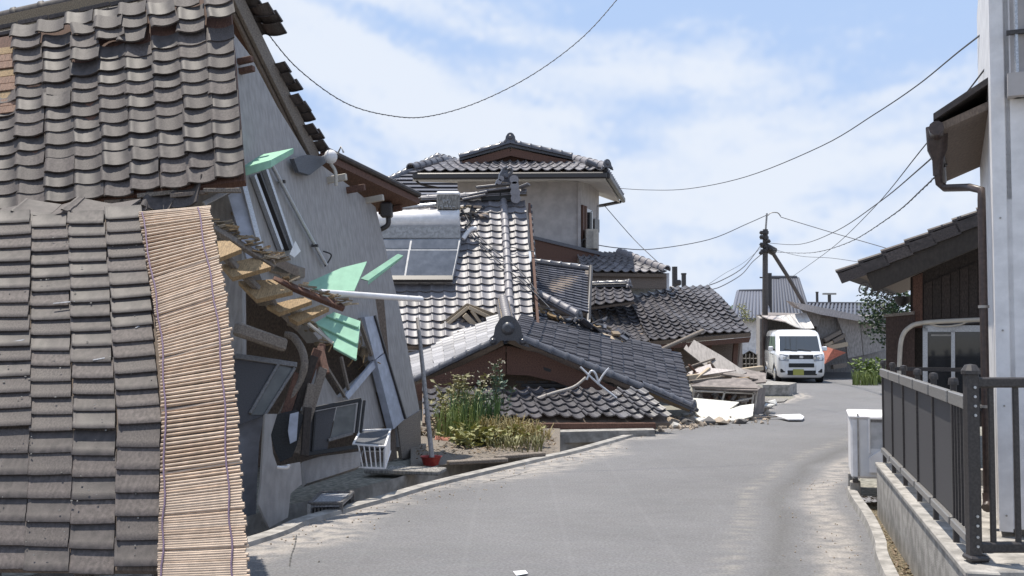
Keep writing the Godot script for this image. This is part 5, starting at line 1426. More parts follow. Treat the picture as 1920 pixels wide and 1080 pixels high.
	tree(P(1678, 700, 27.0), 3.1, 1.0, "leafy green tree showing between shed and wooden house eave", 4)
func tree(at, h, r, label, sd):
	at.y = 0
	var g = RandomNumberGenerator.new(); g.seed = sd
	var t = thing("leafy_tree", label, "tree", at)
	var tr = MB.new().tube([at, at + Vector3(0.05, h * 0.4, 0), at + Vector3(-0.05, h * 0.8, 0)], 0.09, 8, 0.03)
	for i in 6:
		var a = at + Vector3(0, h * (0.35 + 0.08 * i), 0)
		tr.tube([a, a + Vector3(cos(i * 2.4) * r * 0.7, h * 0.15, sin(i * 2.4) * r * 0.7)], 0.03, 5, 0.01)
	part(t, "trunk", tr, mats.wood_grey)
	var m = MB.new()
	for i in 2600:
		var v = Vector3(g.randfn(), g.randfn(), g.randfn()).normalized() * pow(g.randf(), 0.45)
		var c = at + Vector3(v.x * r, h * 0.72 + v.y * h * 0.34, v.z * r)
		var lobe = 0.6 + 0.4 * sin(v.x * 7.0 + v.y * 5.0) * sin(v.z * 6.0 + 1.0)
		if g.randf() > lobe: continue
		leaf(m, c, Vector3(g.randfn(), g.randfn() * 0.4, g.randfn()).normalized(), Vector3(g.randfn(), 1.2, g.randfn()).normalized(), 0.11, 0.05)
	part(t, "crown", m, mats.leaf_dark)
func leaf(m, c, along, nrm, l, w):
	var s = along.cross(nrm).normalized() * w
	var n2 = s.cross(along).normalized()
	var mid = c + along * l * 0.5
	m.tri(c, mid + s + n2 * w * 0.3, c + along * l)
	m.tri(c, c + along * l, mid - s + n2 * w * 0.3)

# ---------- debris ----------
func panel(called, label, category, pix, d, nrm, thick, m):
	var cu = 0.0; var cv = 0.0
	for q in pix: cu += q[0] / float(pix.size()); cv += q[1] / float(pix.size())
	var pl = planeN(P(cu, cv, d), nrm)
	return single(called, MB.new().prism(onpl(pix, pl), -pl.normal * thick), m, label, category)
func build_debris():
	# green sheet metal from the torn awning
	panel("green_sheet", "pale green metal sheet lying across the grey wall, ragged shadow on it", "metal sheet", [[572, 532], [640, 502], [688, 490], [664, 545], [600, 545]], 11.1, Vector3(0.1, 0.75, 0.6), 0.02, mats.green)
	var g1 = thing("green_awning", "pale green awning plate sticking out under the roof corner", "awning", P(500, 310, 9.9))
	var ap = planeN(P(505, 303, 10.0), Vector3(0.2, 0.95, 0.35))
	part(g1, "plate", MB.new().prism([P(450, 318, 9.7), P(508, 302, 9.75), P(550, 280, 10.2), P(490, 292, 10.3)], Vector3(0, 0.012, 0)), mats.green)
	part(g1, "front_edge", MB.new().prism([P(450, 318, 9.69), P(508, 301, 9.74), P(508, 314, 9.74), P(450, 332, 9.69)], Vector3(0, 0, -0.02)), mats.green)
	part(g1, "end_edge", MB.new().prism([P(508, 301, 9.74), P(551, 279, 10.2), P(550, 288, 10.2), P(508, 314, 9.74)], Vector3(-0.01, 0, -0.02)), mats.green)
	var g2 = thing("green_channel", "green folded channel strip poking up past the wall corner", "metal strip", P(700, 520, 12.2))
	part(g2, "flange", MB.new().prism([P(676, 522, 12.0), P(746, 476, 12.4), P(756, 479, 12.4), P(690, 526, 12.0)], Vector3(0, -0.01, -0.03)), mats.green)
	part(g2, "web", MB.new().prism([P(690, 526, 11.98), P(756, 479, 12.38), P(752, 486, 12.38), P(690, 534, 11.98)], Vector3(0, 0, -0.02)), mats.green)
	var g3 = thing("green_eave_panel", "mint green ribbed eave panel hanging below the broken rafters", "metal panel", P(640, 660, 10.6))
	var ep = planeN(P(635, 632, 10.4), Vector3(0.15, 0.72, 0.66))
	part(g3, "sheet", MB.new().prism(onpl([[592, 604], [626, 585], [676, 602], [668, 675], [626, 652], [624, 642]], ep), -ep.normal * 0.015), mats.green)
	for q in [[[612, 594], [672, 616]], [[596, 611], [670, 647]], [[626, 653], [668, 676]]]:
		part(g3, "rib", MB.new().beam(PL(q[0][0], q[0][1], ep, 0.012), PL(q[1][0], q[1][1], ep, 0.012), 0.03, 0.03, ep.normal, 0.006), mats.green)
	part(g3, "edge_strip", MB.new().beam(PL(578, 608, ep, 0.01), PL(624, 645, ep, 0.01), 0.03, 0.02, ep.normal), mats.pvc_beige)
	single("white_pole", MB.new().tube([P(600, 548, 10.4), P(790, 561, 12.0)], 0.034, 10), mats.white_paint, "long white pipe jutting out from the leaning house", "pipe")
	single("curved_gutter", MB.new().tube(smooth_line([P(534, 628, 9.7), P(550, 632, 9.7), P(566, 656, 9.65), P(571, 684, 9.6), P(563, 712, 9.6), P(545, 745, 9.55), P(526, 782, 9.5), P(508, 815, 9.5)], 6), 0.036, 10), mats.wood_grey, "bent grey gutter pipe arching out of the torn room", "gutter")
	single("bent_gutter_rail", MB.new().beam(P(442, 616, 8.9), P(534, 648, 9.4), 0.09, 0.12, Vector3.UP, 0.02), mats.wood_grey, "dark grey gutter rail lying under the broken rafters", "gutter")
	# leaning shutter door with a lighter middle strip
	var sh = thing("shutter_door", "dark grey shutter panel leaning in the torn room", "shutter", P(480, 775, 9.1))
	var sp = planeN(P(495, 720, 9.3), Vector3(0.5, 0.25, 0.83))
	part(sh, "leaf", MB.new().prism(onpl([[440, 664], [528, 674], [556, 684], [494, 780], [440, 800]], sp), -sp.normal * 0.03), mats.screen)
	part(sh, "top_rail", MB.new().beam(PL(440, 668, sp, 0.01), PL(556, 685, sp, 0.01), 0.05, 0.03, sp.normal, 0.005), mats.steel_dark)
	for q in [[524, 678, 468, 776], [552, 690, 495, 780]]:
		part(sh, "stile", MB.new().beam(PL(q[0], q[1], sp, 0.01), PL(q[2], q[3], sp, 0.01), 0.03, 0.03, sp.normal, 0.005), mats.steel_dark)
	part(sh, "glazing", MB.new().prism(onpl([[524, 682], [548, 692], [493, 778], [470, 778]], sp, 0.006), -sp.normal * 0.005), mats.glass_dull)
	# splintered uprights beside it
	var k = 0
	for q in [[596, 655, 560, 760, 9.9], [606, 690, 572, 800, 9.8], [590, 668, 548, 790, 9.7], [604, 645, 598, 720, 10.2], [560, 700, 528, 800, 9.6], [585, 720, 556, 850, 9.6], [577, 764, 571, 855, 9.5], [600, 650, 612, 700, 10.1]]:
		single("leaning_board", MB.new().beam(P(q[0], q[1], q[4]), P(q[2], q[3], q[4] - 0.15), 0.09 - 0.008 * (k % 4), 0.03, Vector3(0.5, 0, 0.85), 0.004), [mats.wood_brown, mats.wood_grey, mats.wood_dark, mats.wood_brown][k % 4], "weathered board leaning upright in the torn room", "board", "boards leaning in the torn room")
		k += 1
	# black framed screen door
	var sd = thing("screen_door", "black framed screen door fallen in front of the grey wall", "screen door", P(625, 850, 9.9))
	var fp = planeN(P(625, 800, 9.9), Vector3(0.45, 0.2, 0.87))
	for q in [[578, 769, 676, 750, 0.05], [674, 751, 667, 812, 0.035], [682, 751, 675, 812, 0.03], [578, 770, 572, 856, 0.05], [614, 826, 660, 813, 0.04], [572, 852, 668, 838, 0.05], [590, 772, 584, 850, 0.025]]:
		part(sd, "frame_bar", MB.new().beam(PL(q[0], q[1], fp, 0.02), PL(q[2], q[3], fp, 0.02), q[4] * 0.8, 0.03, fp.normal, 0.004), mats.black if q[0] != 614 else mats.steel_dark)
	part(sd, "mesh_panel", MB.new().prism(onpl([[581, 774], [630, 764], [612, 850], [576, 850]], fp), -fp.normal * 0.006), mats.screen)
	part(sd, "lower_panel", MB.new().prism(onpl([[632, 764], [668, 757], [662, 814], [618, 828]], fp), -fp.normal * 0.006), mats.glass_dull)
	# concrete footing pieces
	panel("concrete_beam", "broken grey concrete footing beam tilted over the ditch", "concrete beam", [[567, 866], [600, 856], [676, 846], [676, 874], [640, 886], [574, 907]], 9.9, Vector3(0.3, 0.25, 0.92), 0.3, mats.mortar)
	panel("concrete_slab", "grey wall slab slumped into the ditch beside reed screen", "concrete slab", [[497, 776], [520, 776], [508, 815], [512, 850], [520, 874], [563, 866], [566, 908], [545, 925], [540, 970], [505, 990], [485, 945], [490, 905]], 9.0, Vector3(0.35, 0.2, 0.91), 0.14, mats.mortar)
	panel("grey_sheet", "bluish grey sheet hanging behind the reed screen edge", "sheet", [[440, 770], [496, 774], [486, 830], [482, 900], [480, 960], [484, 1010], [440, 1010]], 9.2, Vector3(0.6, 0.1, 0.8), 0.02, mats.sash_dark)
	panel("dark_sheet", "crumpled dark plastic sheet hanging in the torn room", "plastic sheet", [[512, 778], [556, 768], [570, 780], [556, 836], [548, 856], [526, 866], [516, 846], [508, 815]], 9.4, Vector3(0.3, 0.1, 0.95), 0.02, mats.black)
	panel("blue_cloth", "strip of blue grey cloth in front of the dark sheet", "cloth", [[544, 776], [560, 772], [556, 826], [544, 832], [540, 808]], 9.3, Vector3(0.3, 0.1, 0.95), 0.012, mats.sash_blue)
	single("pipe_stub", MB.new().tube(smooth_line([P(520, 876, 8.9), P(538, 877, 8.9), P(541, 871, 8.9)], 4), 0.014, 7), mats.white_paint, "short white pipe stub on the slumped wall slab", "pipe")
	# white basket shelf
	var bk = thing("wire_rack", "white framed rack with dark shelf on the ditch edge", "rack", P(700, 880, 10.6))
	var T = [P(662, 834, 10.25), P(722, 838, 10.25), P(732, 806, 11.0), P(676, 808, 11.0)]
	part(bk, "shelf", MB.new().prism(T, Vector3(0, -0.02, 0)), mats.slate)
	var B = [P(672, 876, 10.25), P(722, 878, 10.25), P(732, 846, 11.0), P(680, 846, 11.0)]
	for i in 4:
		part(bk, "top_bar", MB.new().beam(T[i] + Vector3(0, 0.005, 0), T[(i + 1) % 4] + Vector3(0, 0.005, 0), 0.02, 0.02, Vector3.UP, 0.004), mats.white_paint)
		part(bk, "bottom_bar", MB.new().beam(B[i], B[(i + 1) % 4], 0.015, 0.015), mats.white_paint)
	for i in 6:
		var f = (i + 1) / 6.0
		part(bk, "bar", MB.new().tube([T[0].lerp(T[1], f), B[0].lerp(B[1], f)], 0.008, 6), mats.white_paint)
	part(bk, "side_panel", MB.new().prism([T[1], T[2], B[2] + Vector3(0, -0.02, 0), B[1]], Vector3(-0.015, 0, 0)), mats.white_paint)
	part(bk, "back_panel", MB.new().prism([T[3], T[2], B[2], B[3]], Vector3(0, 0, -0.01)), mats.slate)
	# black crate standing in the ditch
	var cr = thing("plastic_crate", "black slatted crate with grey lid standing in the ditch", "crate", P(612, 985, 9.6))
	var c0 = [P(580, 945, 9.3), P(640, 944, 9.3), P(662, 924, 9.75), P(602, 924, 9.75)]
	var lid = part(cr, "lid", MB.new().prism(c0, Vector3(0, -0.03, 0)), mats.slate_light)
	for i in 4:
		part(lid, "rim", MB.new().beam(c0[i] + Vector3(0, 0.005, 0), c0[(i + 1) % 4] + Vector3(0, 0.005, 0), 0.03, 0.03, Vector3.UP, 0.006), mats.steel_dark)
		part(cr, "leg", MB.new().beam(c0[i] * 1.0, Vector3(c0[i].x, -0.58, c0[i].z), 0.03, 0.03, Vector3.RIGHT), mats.aluminium if i == 0 else mats.steel_dark)
	for i in 9:
		var a = c0[0].lerp(c0[1], (i + 0.5) / 9.0)
		part(cr, "slat", MB.new().box(a + Vector3(0, -0.2, -0.02), Vector3(0.018, 0.32, 0.01)), mats.steel_dark)
	part(cr, "inner_box", MB.new().prism([c0[0] + Vector3(0.01, -0.06, -0.04), c0[1] + Vector3(-0.01, -0.06, -0.04), c0[2] + Vector3(-0.02, -0.06, 0), c0[3] + Vector3(0.02, -0.06, 0)], Vector3(0, -0.45, 0)), mats.black)
	# planks and bits along the ditch lip
	for q in [[840, 868, 950, 862, 13.0, 0.12], [930, 858, 1020, 851, 13.5, 0.10], [692, 880, 830, 884, 11.6, 0.35]]:
		var a = G(q[0], q[1], 0.06); var b = G(q[2], q[3], 0.06)
		single("bank_plank" if q[5] < 0.2 else "bank_ledge", MB.new().beam(a, b, q[5], 0.05, Vector3.UP, 0.01), mats.wood_grey if q[5] < 0.2 else mats.concrete_dark, ["weathered plank lying along the garden edge of the ditch", "shorter plank on the ditch edge near the concrete bridge", "mossy concrete ledge under the white rack"][[840, 930, 692].find(q[0])], "plank" if q[5] < 0.2 else "ledge")
	# concrete bridge slab over the ditch
	var y = 0.10
	single("bridge_slab", MB.new().prism([G(1046, 810, y), G(1228, 806, y), G(1218, 797, y), G(990, 799, y), G(985, 804, y)], Vector3(0, -0.17, 0)), mats.concrete, "flat concrete slab bridging the ditch before the fallen roof", "slab")
	# leaning metal pole in a red tub, clay pot
	single("leaning_pole", MB.new().tube([G(811, 868, 0.05), P(783, 597, 13.7)], 0.032, 10, 0.026), mats.pole, "thin leaning metal pole standing in the red tub", "pole")
	var rt = G(808, 876)
	var tb = thing("red_tub", "small red plastic tub at the foot of leaning pole", "tub", rt)
	part(tb, "bowl", MB.new().loft([ring(rt + Vector3(0, 0.0, 0), 0.08, 16), ring(rt + Vector3(0, 0.13, 0), 0.125, 16), ring(rt + Vector3(0, 0.135, 0), 0.14, 16), ring(rt + Vector3(0, 0.125, 0), 0.118, 16), ring(rt + Vector3(0, 0.02, 0), 0.075, 16)], true, true, true), mats.red_plastic)
	part(tb, "soil", MB.new().loft([ring(rt + Vector3(0, 0.10, 0), 0.112, 16), ring(rt + Vector3(0, 0.105, 0), 0.05, 16), ring(rt + Vector3(0, 0.106, 0), 0.002, 16)], true, true, false), mats.soil)
	var cp = G(832, 842)
	var pt = thing("clay_pot", "terracotta flower pot lying on its side in the garden bed", "flower pot", cp)
	var ax = Vector3(0.97, 0.08, 0.2).normalized()
	var rings = []
	var x = ax.cross(Vector3.UP).normalized(); var yy = x.cross(ax)
	for q in [[0.0, 0.065], [0.17, 0.085], [0.17, 0.098], [0.21, 0.10], [0.21, 0.088], [0.05, 0.06]]:
		var rg = []
		for i in 16: rg.append(cp + Vector3(0.1, 0.10, 0) - ax * q[0] + (x * cos(TAU * i / 16) + yy * sin(TAU * i / 16)) * q[1])
		rings.append(rg)
	part(pt, "body", MB.new().loft(rings, true, true, true), mats.terracotta)
	# fallen branch and aluminium bracket over the flattened roof
	single("long_branch", MB.new().tube(smooth_line([P(944, 780, 16.6), P(985, 757, 16.8), P(1035, 738, 16.9), P(1075, 726, 17.0), P(1098, 708, 17.1)], 4), 0.034, 8, 0.024), mats.branch, "pale bent branch lying over the tile pent roof", "branch")
	var br = thing("aluminium_bracket", "twisted silver aluminium bracket on the gable edge", "bracket", P(1120, 740, 17.0))
	for q in [[[1088, 688], [1120, 718], [1156, 746]], [[1142, 690], [1130, 704], [1121, 720]], [[1100, 712], [1108, 696], [1116, 700], [1122, 716]]]:
		var pts = []
		for w in q: pts.append(P(w[0], w[1], 16.95))
		part(br, "bar", MB.new().tube(smooth_line(pts, 4), 0.018, 7), mats.alu_bright)
	# debris heap right of the flattened roof
	panel("grey_board", "large grey board leaning up under the low house eave", "board", [[1282, 654], [1287, 646], [1291, 652], [1301, 637], [1352, 666], [1400, 698], [1370, 712], [1330, 692]], 21.6, Vector3(-0.2, 0.75, 0.6), 0.04, mats.shed_wall)
	panel("brown_sheet", "dented brown roofing sheet lying on the rubble heap", "metal sheet", [[1288, 700], [1310, 688], [1345, 684], [1390, 690], [1436, 700], [1436, 716], [1360, 722], [1296, 722]], 21.0, Vector3(-0.05, 0.93, 0.36), 0.03, mats.rust_sheet)
	panel("curled_sheet", "pale curled metal sheet on top of the rubble heap", "metal sheet", [[1290, 698], [1325, 684], [1332, 682], [1335, 690], [1380, 694], [1300, 706]], 20.7, Vector3(-0.1, 0.9, 0.42), 0.02, mats.shed_pink)
	single("heap_beam", MB.new().beam(P(1288, 708, 20.3), P(1428, 690, 22.2), 0.11, 0.10, Vector3.UP, 0.01), mats.wood_pale, "long pale timber beam lying across the rubble heap", "beam")
	single("heap_beam", MB.new().beam(P(1296, 716, 20.1), P(1370, 706, 20.6), 0.09, 0.07, Vector3.UP, 0.01), mats.wood_grey, "short grey timber beam below the pale one on the heap", "beam")
	single("dark_beam", MB.new().tube([P(1212, 668, 21.5), P(1318, 620, 22.6)], 0.045, 8), mats.wood_grey, "thin rail leaning from the tile slope up to the eave", "rail")
	# loose timber and laths thrown over the heap
	k = 0
	for q in [[1286, 690, 1340, 672, 21.2], [1300, 700, 1352, 694, 20.6], [1320, 690, 1392, 702, 21.0], [1350, 702, 1420, 712, 20.4], [1302, 712, 1330, 690, 20.4], [1376, 716, 1432, 700, 20.9], [1292, 684, 1312, 708, 20.5], [1340, 716, 1404, 708, 20.0], [1330, 680, 1345, 700, 21.0], [1395, 722, 1436, 714, 20.6]]:
		single("loose_timber", MB.new().beam(P(q[0], q[1], q[4]), P(q[2], q[3], q[4] + 0.3), 0.05 + 0.02 * (k % 3), 0.035, Vector3.UP, 0.004), [mats.wood_grey, mats.wood_brown, mats.wood_raw, mats.wood_old, mats.wood_pale][k % 5], "short loose timber thrown on the rubble heap beside the tiled slope", "timber", "loose timbers on the rubble heap")
		k += 1
	panel("flat_roof_sheet", "flat grey sheet roof of the crushed cabinet", "metal sheet", [[1296, 722], [1330, 712], [1400, 708], [1428, 726], [1420, 732], [1300, 728]], 19.6, Vector3(0, 0.95, 0.3), 0.03, mats.rust_sheet)
	var fr = thing("crushed_frame", "crushed metal cabinet frame standing over the white sheet", "metal frame", P(1358, 762, 19.4))
	for q in [[1298, 726, 1420, 730, 0.05], [1300, 733, 1416, 738, 0.035], [1301, 726, 1299, 752, 0.035], [1310, 738, 1305, 750, 0.03], [1360, 730, 1354, 752, 0.035], [1414, 730, 1409, 764, 0.035], [1420, 730, 1416, 764, 0.03], [1365, 756, 1412, 746, 0.03], [1300, 752, 1410, 766, 0.04]]:
		part(fr, "bar", MB.new().beam(P(q[0], q[1], 19.4), P(q[2], q[3], 19.4), q[4], q[4], Vector3.UP, 0.005), mats.pvc_beige if q[4] < 0.045 else mats.wood_grey)
	part(fr, "dark_back", MB.new().prism([P(1300, 728, 19.9), P(1418, 730, 19.9), P(1414, 768, 19.9), P(1300, 760, 19.9)], Vector3(0, 0, -0.1)), mats.wood_old)
	for i in 14:
		var p = P(rng.randf_range(1308, 1405), rng.randf_range(742, 756), 19.6)
		part(fr, "rubbish", MB.new().box(p, Vector3(rng.randf_range(0.05, 0.22), rng.randf_range(0.05, 0.16), 0.1), Basis.from_euler(Vector3(0, rng.randf(), rng.randf())), 0.01), [mats.wood_brown, mats.mortar, mats.rubble1, mats.steel_dark][i % 4])
	var wsp = planeN(P(1355, 768, 19.0), Vector3(0, 0.75, 0.66))
	single("white_sheet", MB.new().prism(onpl([[1298, 746], [1345, 750], [1386, 754], [1366, 768], [1390, 760], [1414, 757], [1411, 780], [1384, 788], [1326, 790], [1306, 776]], wsp), -wsp.normal * 0.03), mats.white_sheet, "cracked white panel lying against the crushed frame", "panel")
	single("side_board", MB.new().prism([P(1416, 730, 19.6), P(1434, 726, 20.2), P(1432, 772, 20.4), P(1412, 782, 19.7)], Vector3(0.02, 0, -0.03)), mats.rust_sheet, "brown board standing at the end of the crushed frame", "board")
	single("white_board", MB.new().prism([G(1452, 780, 0.05), G(1470, 779, 0.07), G(1500, 778, 0.05), G(1508, 783, 0.04), G(1504, 788, 0.03), G(1478, 788, 0.03)], Vector3(0, 0.02, 0)), mats.white_paint, "small white board lying on the road near the rubble", "board")
	single("thin_lath", MB.new().beam(G(1405, 784, 0.04), G(1456, 781, 0.05), 0.05, 0.02), mats.wood_grey, "thin lath on the road beside the small white board", "lath")
	single("paper_scrap", MB.new().prism([G(962, 1072, 0.006), G(985, 1070, 0.012), G(990, 1076, 0.01), G(968, 1080, 0.006)], Vector3(0, 0.004, 0)), mats.white_paint, "tiny white paper scrap lying on the open asphalt", "paper scrap")
	# planter kerb and a flat dark sheet painted as the ditch shade
	single("culvert_block", MB.new().prism([G(1430, 742, 0.0), G(1480, 742, 0.0), G(1494, 737, 0.0), G(1440, 733, 0.0)], Vector3(0, 0.28, 0)), mats.concrete, "low concrete culvert block at the road bend", "concrete block")
	single("ditch_shade", MB.new().prism([G(1418, 756, 0.02), G(1470, 753, 0.02), G(1478, 747, 0.02), G(1420, 746, 0.02)], Vector3(0, 0.006, 0)), mats.concrete_dark, "flat dark sheet painted as ditch shade in front of the culvert block", "painted shade")
	# chunks of tile and mortar: large ones singly, the rest as one scatter
	var meshes = []
	for i in 5: meshes.append(chunk(i))
	var spots = [[1180, 795], [1196, 797], [1215, 793], [1238, 795], [1262, 798], [1270, 803], [1285, 796], [1300, 793], [1312, 795], [1328, 796], [1240, 788], [1255, 786], [1390, 794], [1350, 796], [1440, 766], [1448, 760], [1430, 774], [1284, 782]]
	k = 0
	for q in spots:
		var s = rng.randf_range(0.10, 0.2)
		var o = single("tile_chunk", meshes[k % 5], mats["rubble%d" % (k % 3 if k % 5 else 2)], "broken chunk of tile or mortar along the road edge of the collapse", "rubble chunk", "broken chunks along the road edge")
		o.transform = Transform3D(Basis.from_euler(Vector3(rng.randf() * 2, rng.randf() * 6, rng.randf())).scaled(Vector3(s, s * 0.6, s)), G(q[0], q[1]) + Vector3(0, s * 0.25, 0))
		k += 1
	var st = SurfaceTool.new()
	for i in 900:
		var f = clamp(0.5 + rng.randfn() * 0.24, 0.0, 1.0)
		var c = G(lerp(1150.0, 1440.0, f), lerp(800.0, 782.0, f) + rng.randf_range(-8, 4) + pow(rng.randf(), 4.0) * 14.0)
		var s = 0.012 + 0.07 * pow(rng.randf(), 2.5)
		st.append_from(meshes[i % 5], 0, Transform3D(Basis.from_euler(Vector3(rng.randf() * 6, rng.randf() * 6, rng.randf() * 6)).scaled(Vector3.ONE * s), c + Vector3(0, s * 0.3, 0)))
	var r = struct("rubble_scatter", st.commit(), mats.rubble1)
	r.set_meta("kind", "stuff"); r.set_meta("label", "fine rubble strewn along the road edge by the fallen roof"); r.set_meta("category", "rubble")
	st = SurfaceTool.new()
	for i in 300:
		var q = road_l[20 + rng.randi() % 60]
		var c = q + Vector3(rng.randf_range(-0.05, 0.9) * pow(rng.randf(), 1.5), 0.004, rng.randf_range(-0.3, 0.3))
		var s = rng.randf_range(0.003, 0.014)
		st.append_from(meshes[i % 5], 0, Transform3D(Basis.from_euler(Vector3(rng.randf() * 6, rng.randf() * 6, rng.randf() * 6)).scaled(Vector3.ONE * s), c))
	for i in 120:
		var ri = 12 + rng.randi() % 44
		var c = road_r[ri] + Vector3(rng.randf_range(-0.7, 0.0), 0.004, rng.randf_range(-0.2, 0.2))
		var s = rng.randf_range(0.003, 0.010)
		st.append_from(meshes[i % 5], 0, Transform3D(Basis.from_euler(Vector3(rng.randf() * 6, rng.randf() * 6, rng.randf() * 6)).scaled(Vector3.ONE * s), c))
	r = struct("road_grit", st.commit(), mats.rubble1)
	r.set_meta("kind", "stuff"); r.set_meta("label", "small grit and crumbs scattered beside both kerbs of the road"); r.set_meta("category", "grit")
func chunk(sd):
	var g = RandomNumberGenerator.new(); g.seed = sd + 31
	var m = MB.new()
	# rough lump: octahedron with uneven corners, split once
	var v = [Vector3(1, 0, 0), Vector3(-1, 0, 0), Vector3(0, 0.8, 0), Vector3(0, -0.8, 0), Vector3(0, 0, 1), Vector3(0, 0, -1)]
	for i in 6: v[i] = v[i] * g.randf_range(0.6, 1.25) + Vector3(g.randfn(), g.randfn(), g.randfn()) * 0.12
	for f in [[0, 2, 4], [4, 2, 1], [1, 2, 5], [5, 2, 0], [4, 3, 0], [1, 3, 4], [5, 3, 1], [0, 3, 5]]:
		var mid = (v[f[0]] + v[f[1]] + v[f[2]]) / 3.0 * g.randf_range(1.0, 1.5)
		for j in 3: m.tri(v[f[j]], v[f[(j + 1) % 3]], mid)
	return m.done()

# ---------- garden bed ----------
func blades(m, at, n, h, spread, w, droop, g):
	for i in n:
		var b = at + Vector3(clamp(g.randfn(), -1.3, 1.3) * spread * 0.5, 0, clamp(g.randfn(), -1.3, 1.3) * spread * 0.4)
		var dir = Vector3(g.randfn(), 0, g.randfn()).normalized()
		var hh = h * g.randf_range(0.55, 1.1)
		var lean = dir * hh * droop * g.randf_range(0.2, 1.0)
		var s = Vector3(-dir.z, 0, dir.x) * w * g.randf_range(0.6, 1.2)
		var p1 = b + lean * 0.25 + Vector3(0, hh * 0.5, 0); var p2 = b + lean * 0.65 + Vector3(0, hh * 0.85, 0); var p3 = b + lean * 1.15 + Vector3(0, hh * (1.0 - droop * 0.3), 0)
		m.quad(b - s, b + s, p1 + s * 0.9, p1 - s * 0.9)
		m.quad(p1 - s * 0.9, p1 + s * 0.9, p2 + s * 0.6, p2 - s * 0.6)
		m.tri(p2 - s * 0.6, p2 + s * 0.6, p3)
func leafy(st, lf, at, stems, h, spread, l, w, g, per = 14):
	for i in stems:
		var b = at + Vector3(g.randfn() * spread * 0.3, 0, g.randfn() * spread * 0.3)
		var hh = h * g.randf_range(0.6, 1.1)
		var top = b + Vector3(g.randfn() * spread * 0.5, hh, g.randfn() * spread * 0.3)
		var mid = b.lerp(top, 0.5) + Vector3(g.randfn(), 0, g.randfn()) * 0.02
		st.tube([b, mid, top], 0.006, 4, 0.002, false)
		for j in per:
			var f = pow(g.randf(), 0.8)
			var c = b.lerp(top, f)
			leaf(lf, c, Vector3(g.randfn(), g.randf_range(-0.1, 0.7), g.randfn()).normalized(), Vector3(g.randfn() * 0.5, 1, g.randfn() * 0.5).normalized(), l * g.randf_range(0.6, 1.2), w)
